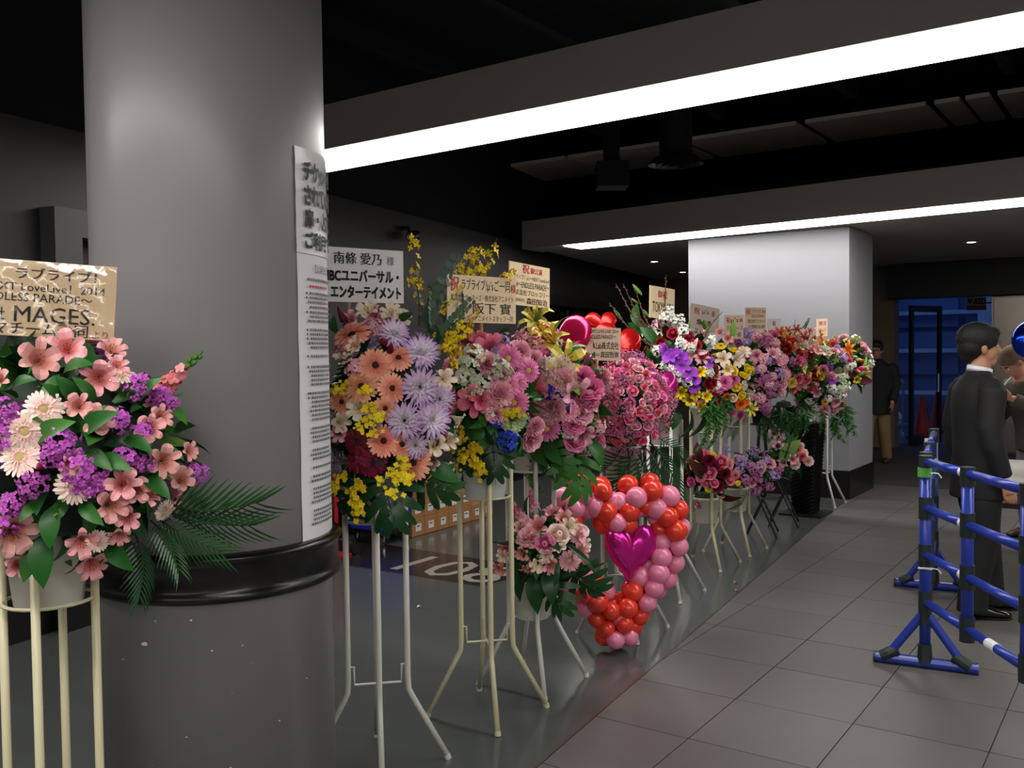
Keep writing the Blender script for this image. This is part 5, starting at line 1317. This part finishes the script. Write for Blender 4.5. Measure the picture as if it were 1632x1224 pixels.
# ------------------------------------------------------------------ heart of balloons standing on the floor
gb = fl(1000, 1036); GC = at(985, 893, gb.y + .02); GZ0 = 0.0
gl_ = thing('balloon_heart', (gb.x, gb.y, 0), 'heart-shaped garland of red and pink balloons standing on the polished floor', 'balloon garland')
bal = MB().lathe([(.004, -1.13), (.09, -1.12), (.05, -1.05), (.22, -.96), (.52, -.8), (.8, -.5), (.97, -.1), (.99, .15), (.9, .5), (.68, .77), (.4, .93), (.004, 1.0)], 20)
BM = [bal.mesh('balloon', mat('red balloon', 'e23a26', 0.22, spec=0.6), True), bal.mesh('balloon', mat('pink balloon', 'e884a6', 0.22, spec=0.6), True)]
GN = Vector((.12, -1, 0)).normalized(); GX = Vector((1, .12, 0)).normalized()
def hp(t_):
    x = 16 * math.sin(t_) ** 3; y = 13 * math.cos(t_) - 5 * math.cos(2 * t_) - 2 * math.cos(3 * t_) - math.cos(4 * t_)
    return x / 17, (y + 2.5) / 17
ts = [i / 400 * 2 * PI for i in range(401)]; cum = [0]
for i in range(400):
    a, b_ = hp(ts[i]), hp(ts[i + 1]); cum.append(cum[-1] + math.hypot((a[0] - b_[0]) * .295, (a[1] - b_[1]) * .41))
NB = 29; rnd = random.Random(4); spine = []
for k in range(NB):
    s_ = cum[-1] * (k + .5) / NB; i = next(j for j in range(401) if cum[j + 1] >= s_); u, v = hp(ts[i]); u2, v2 = hp(ts[(i + 2) % 400]); 
    c = Vector((gb.x, gb.y, 0)) + GX * (u * .315 - .055) + Vector((0, 0, v * .445 + .458)); spine.append(c)
    tan = (GX * ((u2 - u) * .315) + Vector((0, 0, (v2 - v) * .453))).normalized(); side = tan.cross(GN).normalized()
    for w in range(4):
        a = R(45 + 90 * w + 24 * k); d = side * math.cos(a) + GN * math.sin(a); r_ = rnd.uniform(.049, .060)
        col = 0 if rnd.random() < (.68 if (k + w) % 4 < 2 else .22) else 1
        p_ = c + d * .063
        if p_.z < r_ * 1.02 + .002: p_.z = r_ * 1.02 + .002
        link('balloon', BM[col], gl_, frame(p_, d, 0, r_))
obj('garland_wire', MB().tube(spine, .004, 5, closed=True), M_potw, gl_)
ho, HM = heart(None, at(1004, 884, gb.y - .05), .15, (.10, -1, .05), M_foilmag, R(-6), sy=1.28); tag(ho, 'magenta foil heart balloon hung inside the garland of small balloons', 'balloon')
obj('tie_string', MB().tube([HM @ Vector((0, .42, 0)), HM @ Vector((0.02, .7, -.1)), spine[0]], .0015, 5), M_foilmag, ho)

# ------------------------------------------------------------------ orchid and white stock stand
t, b = flower_stand(-2.67, 5.60, 'flower stand with a purple orchid cascade, white stocks and tall bare twigs', M_whitemetal, M_potw, zpot=.97)
q = Bouquet(t, 1085, 588, 6.1, .24, .22, .29, 7, leaves=80, lsize=.1)
q.many('stock', 'white', [(1059, 508, 34), (1040, 535, 34), (1078, 514, 32), (1066, 500, 28), (1090, 530, 28), (1048, 560, 26), (1082, 597, 28), (1094, 606, 26), (1072, 590, 22), (1127, 593, 26), (1100, 555, 26), (1085, 548, 24), (1068, 604, 22), (1060, 582, 22), (1140, 615, 22)])
q.many('lily', 'pink', [(1051, 513, 38), (1105, 561, 44), (1076, 588, 28), (1118, 570, 30), (1040, 590, 26)])
q.many('rose', 'red', [(1073, 532, 20), (1054, 548, 20), (1109, 549, 19), (1132, 611, 20), (1097, 536, 17), (1070, 615, 16), (1122, 566, 16)])
q.many('orchid', 'purple', [(1062, 558, 26), (1068, 568, 26), (1077, 574, 28), (1088, 583, 28), (1084, 568, 24), (1098, 593, 28), (1092, 598, 22), (1105, 605, 24), (1106, 616, 22), (1072, 562, 22), (1131, 578, 22)], k=1.08)
q.many('alstro', 'yellow', [(1100, 637, 24), (1116, 649, 22), (1085, 625, 22), (1114, 594, 22), (1125, 632, 20), (1107, 628, 20), (1075, 630, 16)])
q.sprays('twig', M_twig, [(1052, 560, 968, 486, -.1), (1048, 545, 978, 455, -.12), (1050, 540, 990, 455, -.1), (1055, 545, 1008, 460, -.12), (1070, 530, 1058, 440, -.15), (1045, 560, 1015, 500, -.1), (1120, 545, 1150, 495, 0)])
q.many('bud', M_lgreen, [(985, 502, 24), (1016, 462, 26), (1030, 500, 24), (1098, 520, 20), (1012, 480, 18)], k=1.0, face=0)
q.sprays('leaf', M_green, [(1020, 520, 1010, 480, -.1), (1040, 540, 1000, 510, -.1), (1050, 550, 1020, 520, 0), (1045, 580, 1030, 555)])
q.sprays('broad', M_dgreen, [(1080, 650, 1065, 690, .05), (1100, 655, 1095, 700, .08), (1120, 650, 1110, 700, .06), (1055, 620, 1040, 580, 0), (1060, 640, 1050, 670)])
q.sprays('fern', M_fern, [(1130, 635, 1150, 710, .06), (1140, 640, 1165, 690, .04), (1120, 640, 1130, 720, .08), (1145, 630, 1175, 670, .02)])
q.fill(40, [('leaf', M_dgreen, 1.5), ('leaf', M_green, 1.4), ('stock', 'white', 1.1), ('rose', 'red', .8), ('lily', 'pink', 1.4)], 26, gap=.5, seed=9)
board(t, 1036, 480, 6.0, 1075, 486, 6.25, 50, M_board, [('御祝', .3, .66, .68, .88, M_red, .02), ('TOKYO MX', .1, .18, .92, .52, M_ink, .02)], stick=1.15)

# ------------------------------------------------------------------ cream and yellow two-tier stand
t, b = flower_stand(-2.78, 6.52, 'two-tier flower stand with cream and yellow blooms above crimson roses', M_cream, M_pot, zpot=.98, two=True)
q = Bouquet(t, 1152, 605, 6.85, .215, .2, .28, 8, leaves=70, lsize=.09)
q.many('alstro', 'cream', [(1129, 564, 26), (1153, 572, 28), (1173, 573, 30), (1185, 562, 24), (1160, 590, 22), (1140, 590, 20)]); q.many('gerbera', 'yellow', [(1119, 536, 20), (1149, 552, 18)], center=M_cd)
q.many('rose', 'yellow', [(1173, 616, 16), (1168, 592, 16), (1160, 585, 14), (1185, 598, 14), (1182, 630, 14)]); q.many('rose', 'cream', [(1186, 614, 15), (1168, 634, 14), (1190, 600, 12)])
q.many('carn', 'hot', [(1155, 610, 26), (1165, 658, 18), (1180, 662, 16), (1148, 620, 18)]); q.many('carn', 'orange', [(1180, 644, 20), (1158, 632, 15), (1188, 640, 14)])
q.many('lily', 'lemon', [(1197, 652, 30)]); q.many('alstro', 'salmon', [(1135, 550, 24), (1125, 580, 22), (1140, 600, 20), (1160, 540, 20), (1148, 530, 20)]); q.many('rose', 'red', [(1150, 640, 14), (1140, 625, 14)])
q.fill(50, [('leaf', M_dgreen, 1.4), ('leaf', M_green, 1.3), ('carn', 'hot', 1), ('rose', 'yellow', .8), ('alstro', 'cream', 1.1), ('alstro', 'salmon', 1)], 22, gap=.5, seed=10)
q.sprays('leaf', M_lgreen, [(1130, 545, 1118, 505, 0), (1165, 540, 1170, 510, 0), (1125, 530, 1105, 505)])
board(t, 1100, 503, 6.75, 1146, 512, 7.0, 40, M_boardg, [('祝', .12, .62, .3, .88, M_red, .02), ("μ's", .4, .64, .62, .86, M_ink, .01), ('様', .72, .62, .84, .86, M_red, .01), ('畑 亜貴', .22, .2, .72, .44, M_ink, .02)], stick=1.15)
q = Bouquet(t, 1128, 752, 6.62, .165, .15, .135, 9, leaves=50, lm=[M_dgreen], lsize=.08)
q.many('rose', 'rosy', [(1131, 754, 22), (1149, 737, 24), (1115, 727, 18), (1163, 765, 18), (1138, 770, 16)]); q.many('carn', 'crimson', [(1130, 735, 22), (1145, 775, 20), (1120, 745, 18), (1155, 755, 20)])
q.many('gerbera', 'yellow', [(1107, 742, 18), (1129, 778, 15), (1136, 726, 14), (1176, 770, 10)], center=M_cy); q.many('gerbera', 'rosy', [(1117, 760, 20), (1141, 780, 18), (1172, 757, 16)], center=M_cd)
q.many('carn', 'salmon', [(1113, 803, 18), (1160, 740, 20), (1150, 790, 14)]); q.sprays('broad', petal_mat('dark red leaf', '3a0d18', '561422'), [(1115, 735, 1110, 705, 0), (1145, 785, 1180, 800), (1125, 760, 1100, 735)])
q.fill(26, [('leaf', M_dgreen, 1.6), ('rose', 'rosy', 1), ('carn', 'crimson', 1.1), ('carn', 'hot', 1)], 19, gap=.5, seed=11)

# ------------------------------------------------------------------ pink and lilac two-tier stand
t, b = flower_stand(-2.78, 7.10, 'two-tier flower stand with pink pompons and lilac stocks on both tiers', M_cream, M_pot, zpot=.98, two=True)
q = Bouquet(t, 1206, 595, 7.35, .205, .2, .3, 10, leaves=60, lsize=.09)
q.many('pompon', 'pink', [(1189, 562, 19), (1217, 572, 18), (1212, 634, 18), (1196, 631, 18), (1214, 588, 16), (1226, 612, 15), (1200, 576, 14), (1232, 600, 14)]); q.many('stock', 'lilac', [(1192, 532, 26), (1225, 575, 18), (1205, 590, 16), (1190, 545, 18)])
q.many('stock', 'mauve', [(1196, 590, 24), (1226, 625, 26), (1218, 645, 26), (1206, 612, 22), (1235, 615, 22), (1192, 610, 20), (1222, 655, 22)])
q.fill(70, [('stock', 'mauve', 1.2), ('pompon', 'pink', .9), ('alstro', 'pink', 1.2), ('stock', 'lilac', 1.1), ('carn', 'pink', 1), ('leaf', M_dgreen, 1.3)], 21, gap=.48, seed=12)
q.sprays('blades', M_dgreen, [(1190, 655, 1165, 690), (1215, 665, 1250, 690), (1205, 670, 1215, 700)])
board(t, 1155, 521, 7.25, 1185, 521, 7.3, 37, M_boardp, [('祝', .08, .66, .26, .92, M_red, .02), ("μ's", .32, .66, .72, .9, M_ink, .012), ('様', .78, .7, .96, .86, M_red, .01), ('ランティス', .08, .36, .96, .54, M_ink, .012), ('社員一同', .14, .06, .84, .28, M_ink, .02)], stick=1.15)
q = Bouquet(t, 1198, 752, 7.15, .17, .15, .14, 11, leaves=50, lm=[M_dgreen, M_green], lsize=.08)
q.many('stock', 'lilac', [(1185, 735, 26), (1200, 722, 24), (1155, 718, 22), (1210, 745, 20), (1178, 750, 20)]); q.many('carn', 'pink', [(1176, 733, 18), (1212, 745, 20), (1228, 740, 18), (1198, 770, 16)])
q.many('stock', 'mauve', [(1205, 780, 22), (1225, 775, 22), (1190, 765, 22), (1240, 750, 20)]); q.fill(30, [('stock', 'mauve', 1.2), ('stock', 'lilac', 1.1), ('alstro', 'pink', 1.2), ('leaf', M_dgreen, 1.5)], 20, gap=.5, seed=13)
q.sprays('blades', M_dgreen, [(1200, 785, 1245, 800), (1190, 785, 1170, 815)])

# ------------------------------------------------------------------ stands on black folding legs
def folding_frame(root, base, zt, m, w=.17):
    Rz = Matrix.Translation(base) @ Matrix.Rotation(-TH + .3, 4, 'Z'); g = lambda x, y, z: Rz @ Vector((x, y, z))
    for s_ in (-1, 1):
        for k in (-1, 1):
            obj('leg', MB().tube([g(k * w * .75, s_ * w, 0.004), g(-k * w * .35, s_ * w * .8, .42), g(-k * w * .1, s_ * w * .5, zt)], .009, 8), m, root)
    obj('shelf_bar', MB().tube([g(-w * .4, -w * .8, .42), g(w * .4, w * .8, .42)], .007, 6), m, root)
    obj('shelf_bar', MB().tube([g(-w * .4, w * .8, .42), g(w * .4, -w * .8, .42)], .007, 6), m, root)
    obj('pot_ring', MB().tube([g(.1 * math.cos(k * PI / 10), .1 * math.sin(k * PI / 10), zt) for k in range(20)], .006, 6, closed=True), m, root)
t, b = flower_stand(-2.82, 7.82, 'flower stand on black folding legs with red roses and peonies', mk=False)
folding_frame(t, b, .95, M_blackm); pot(t, b + Vector((0, 0, .95)), .07, .09, .13, M_blackm)
q = Bouquet(t, 1240, 580, 7.95, .2, .2, .29, 12, leaves=60, lsize=.09)
q.many('rose', 'red', [(1253, 556, 20), (1245, 548, 16), (1242, 573, 14), (1262, 545, 15)]); q.many('carn', 'lemon', [(1238, 564, 20), (1262, 610, 18), (1225, 560, 18)]); q.many('carn', 'rosy', [(1243, 590, 26), (1252, 596, 20), (1264, 620, 16)]); q.many('stock', 'purple', [(1228, 572, 18), (1232, 592, 18), (1250, 575, 14)])
q.many('lily', 'coral', [(1243, 530, 24), (1256, 540, 22), (1262, 553, 20)])
q.fill(66, [('alstro', 'pink', 1.2), ('carn', 'rosy', 1), ('stock', 'mauve', 1), ('alstro', 'salmon', 1.2), ('leaf', M_green, 1.4), ('rose', 'red', .8), ('alstro', 'lemon', 1)], 20, gap=.48, seed=14)
q.sprays('fern', M_fern, [(1225, 650, 1215, 700, .06), (1240, 655, 1235, 705, .08), (1250, 650, 1262, 695, .05), (1232, 650, 1225, 690, .1)]); q.sprays('broad', M_dgreen, [(1235, 650, 1228, 690, .08), (1245, 650, 1252, 690, .08)])
board(t, 1188, 508, 7.85, 1221, 508, 7.9, 36, M_board, [('祝', .04, .68, .24, .94, M_red, .02), ('ラブライブ！2014', .28, .74, .96, .92, M_ink, .004), ('ENDLESS PARADE', .3, .56, .9, .68, M_ink, .002), ('株式会社ブシロード', .12, .3, .94, .48, M_ink, .012), ('代表取締役 木谷 高明', .16, .06, .92, .24, M_ink, .012)], stick=1.15)
q = Bouquet(t, 1254, 728, 7.85, .13, .14, .13, 13, leaves=50, lm=[M_dgreen], lsize=.1)
q.many('alstro', 'pink', [(1238, 690, 22), (1245, 700, 22), (1230, 680, 20), (1240, 712, 18)]); q.many('carn', 'palepink', [(1280, 722, 18), (1288, 735, 18), (1275, 712, 16)]); q.many('carn', 'rosy', [(1278, 728, 16), (1270, 718, 14)])
q.sprays('strap', M_green, [(1245, 735, 1272, 690, .0), (1250, 740, 1270, 705, .05), (1245, 740, 1262, 688)]); q.sprays('broad', M_lgreen, [(1245, 735, 1273, 700, .06)]); q.fill(20, [('leaf', M_dgreen, 2), ('alstro', 'pink', 1.1), ('carn', 'palepink', 1)], 18, gap=.5, seed=15)
obj('pot', MB().lathe([(.06, .42), (.08, .58), (.085, .6), (.07, .6)], 20, b), M_blackm, t)

t, b = flower_stand(-2.82, 8.38, 'flower stand on black folding legs with coral lilies and green sprays', mk=False)
folding_frame(t, b, .95, M_blackm); pot(t, b + Vector((0, 0, .95)), .07, .09, .13, M_blackm)
q = Bouquet(t, 1268, 585, 8.45, .2, .2, .3, 14, leaves=70, lsize=.1)
q.many('lily', 'coral', [(1281, 538, 26), (1270, 525, 20), (1290, 528, 18), (1256, 527, 20)]); q.many('rose', 'red', [(1272, 570, 15), (1290, 568, 14), (1298, 595, 18)]); q.many('spray', 'yellow', [(1290, 590, 30), (1300, 585, 30)], face=0)
q.fill(60, [('alstro', 'cream', 1.2), ('alstro', 'salmon', 1.2), ('stock', 'palegreen', 1.1), ('leaf', M_green, 1.6), ('carn', 'rosy', 1), ('leaf', M_lgreen, 1.3)], 19, gap=.48, seed=16)
q.sprays('euc', M_euc, [(1270, 530, 1262, 510, 0), (1280, 525, 1292, 508, 0)])
q.sprays('fern', M_fern, [(1255, 655, 1248, 700, .06), (1270, 660, 1268, 705, .08), (1280, 650, 1290, 695, .05), (1265, 655, 1258, 690, .1)]); q.sprays('broad', M_dgreen, [(1262, 650, 1255, 690, .08), (1275, 650, 1280, 690, .08)])
board(t, 1224, 521, 8.4, 1244, 521, 8.42, 26, M_boardw, [('祝', .35, .56, .62, .86, M_red, .02), ('御公演', .2, .16, .8, .36, M_red, .004)], stick=1.2)

# ------------------------------------------------------------------ tall black woven vase
b = L(-2.82, 9.02); t = thing('flower_vase', (b.x, b.y, 0), 'tall black woven vase on a square base holding a hanging green bouquet', 'vase')
Mv = Matrix.Translation(b) @ Matrix.Rotation(-TH, 4, 'Z')
def sq(h_, z, n=6):
    pts = []
    for i in range(4):
        a = [(-1, -1), (1, -1), (1, 1), (-1, 1)][i]; c = [(1, -1), (1, 1), (-1, 1), (-1, -1)][i]
        for k in range(n): pts.append(Mv @ Vector(((a[0] + (c[0] - a[0]) * k / n) * h_, (a[1] + (c[1] - a[1]) * k / n) * h_, z)))
    return pts
M_weave = mat('black woven lacquer', '0a0a0b', 0.18, spec=0.7)
rs = []
for k in range(49):
    z = .02 + .86 * k / 48; h_ = .10 + .045 * k / 48; ring = sq(h_, z)
    rs.append([p_ + (p_ - Vector((b.x, b.y, p_.z))).normalized() * (.006 * (1 if (i + k) % 2 else -1)) for i, p_ in enumerate(ring)])
obj('vase_body', MB().rings(rs), M_weave, t); obj('base_plate', MB().box((0, 0, .01), (.4, .4, .02), Mv), M_blackm, t)
q = Bouquet(t, 1305, 608, 8.95, .25, .22, .34, 15, leaves=90, lsize=.1, lm=[M_green, M_fern, M_dgreen])
q.many('stock', 'white', [(1325, 620, 20), (1335, 630, 18), (1290, 640, 16), (1300, 650, 16), (1320, 635, 16), (1296, 660, 14)]); q.many('carn', 'pink', [(1314, 652, 18), (1332, 640, 16), (1340, 645, 16), (1325, 600, 18), (1312, 590, 18)]); q.many('orchid', 'purple', [(1327, 606, 18), (1320, 588, 18)]); q.many('carn', 'yellow', [(1295, 585, 18), (1308, 600, 14), (1315, 640, 12)]); q.many('rose', 'crimson', [(1298, 598, 16), (1290, 600, 14)])
q.sprays('fern', M_fern, [(1280, 640, 1262, 690), (1300, 665, 1290, 710, .05), (1330, 650, 1360, 690), (1325, 660, 1335, 700, .05), (1290, 640, 1275, 670), (1310, 650, 1310, 690, .08), (1335, 640, 1358, 660)])
q.fill(70, [('alstro', 'cream', 1.1), ('alstro', 'pink', 1.1), ('leaf', M_green, 1.6), ('stock', 'palegreen', 1.1), ('leaf', M_lgreen, 1.4), ('carn', 'pink', .9)], 18, gap=.5, lowest=-.85, seed=17)

# ------------------------------------------------------------------ last white stand by the pillar
t, b = flower_stand(-2.86, 9.66, 'flower stand with orange lilies and purple blooms close to the white pillar', M_whitemetal, M_potw, zpot=.98)
q = Bouquet(t, 1345, 582, 9.5, .27, .2, .30, 18, leaves=80, lsize=.11, lm=[M_dgreen, M_green, M_lgreen])
q.many('lily', 'orange', [(1308, 534, 22), (1352, 558, 24), (1310, 550, 20), (1298, 540, 18)]); q.many('bud', 'orange', [(1352, 553, 26), (1356, 564, 26), (1332, 545, 22), (1372, 575, 22), (1378, 595, 22), (1306, 532, 26)], face=0)
q.many('bud', 'rosy', [(1372, 588, 34), (1366, 592, 30)], face=0, k=1.08); q.many('carn', 'rosy', [(1330, 549, 18), (1352, 575, 14)]); q.many('stock', 'lilac', [(1338, 565, 22), (1334, 555, 16), (1345, 572, 18)]); q.many('alstro', 'yellow', [(1320, 550, 18), (1318, 565, 18), (1365, 605, 14)]); q.many('stock', 'white', [(1352, 585, 18), (1360, 582, 14)]); q.many('orchid', 'purple', [(1326, 605, 20)])
q.sprays('broad', M_dgreen, [(1290, 560, 1288, 525, 0), (1300, 570, 1318, 540, 0), (1360, 605, 1392, 607, 0), (1310, 585, 1325, 560)]); q.sprays('broad', petal_mat('dark red leaf', '3a0d18', '561422'), [(1340, 600, 1372, 590), (1365, 605, 1393, 608)])
q.sprays('strap', M_lgreen, [(1365, 600, 1388, 580, 0), (1370, 595, 1385, 565, 0), (1360, 600, 1385, 600, 0)])
q.sprays('fern', M_fern, [(1345, 640, 1362, 700, .02), (1330, 660, 1340, 710, .04), (1315, 665, 1312, 710, .05)])
q.fill(50, [('leaf', M_green, 1.6), ('alstro', 'cream', 1.1), ('carn', 'pink', 1), ('stock', 'palegreen', 1), ('leaf', M_dgreen, 1.5)], 18, gap=.5, seed=19)
board(t, 1301, 522, 9.5, 1319, 522, 9.55, 28, M_boardp, [('祝御公演', .2, .62, .85, .86, M_red, .006), ('ラブライブ！', .15, .2, .85, .45, M_ink, .006)], stick=1.2)

# ------------------------------------------------------------------ odds and ends
rnd = random.Random(2)
for k, (x, y, lab) in enumerate(((1172, 942, 'larger pink petal fallen on the floor joint by the balloons'), (1170, 929, 'small pink petal fallen on the polished floor'), (665, 968, 'small white petal lying on the dark polished floor'))):
    p_ = fl(x, y, .001); m = MB(); m.petal(.5, [(0, 0.001, .006), (.012, .006, .013), (.026, .002, .006)], 3, .3)
    tag(obj('fallen_petal', m, pm('salmon') if k < 2 else mat('white paper', 'e3e3e8'), None, Matrix.Translation(p_)), lab, 'petal')
# blue foil balloon tied to the table
pc = at(1648, 542, 7.3)
bb = thing('foil_balloon', (pc.x, pc.y, pc.z - .18), 'shiny blue foil balloon floating on a ribbon above the pale table', 'balloon')
fb = MB().lathe([(.002, -.06)] + [(.155 * math.sin(PI * k / 16) ** .9 + .004 * (k % 2), -.075 * math.cos(PI * k / 16)) for k in range(1, 16)] + [(.002, .06)], 40)
Mb = frame(pc, (-.35, -1, .1), 0, 1.0)
obj('envelope', fb, M_foilblue, bb, Mb, smooth=True)
tp = L(-.62, 7.75, .692)
obj('ribbon', MB().tube([pc + Vector((0, 0, -.15)), pc.lerp(tp, .5) + Vector((.03, 0, 0)), tp], .003, 5), M_tie, bb)
obj('balloon_weight', MB().box(tp + Vector((0, 0, .02)), (.05, .05, .04), bev=.006), M_foilblue, bb)
bpy.data.scenes.remove(TMP)
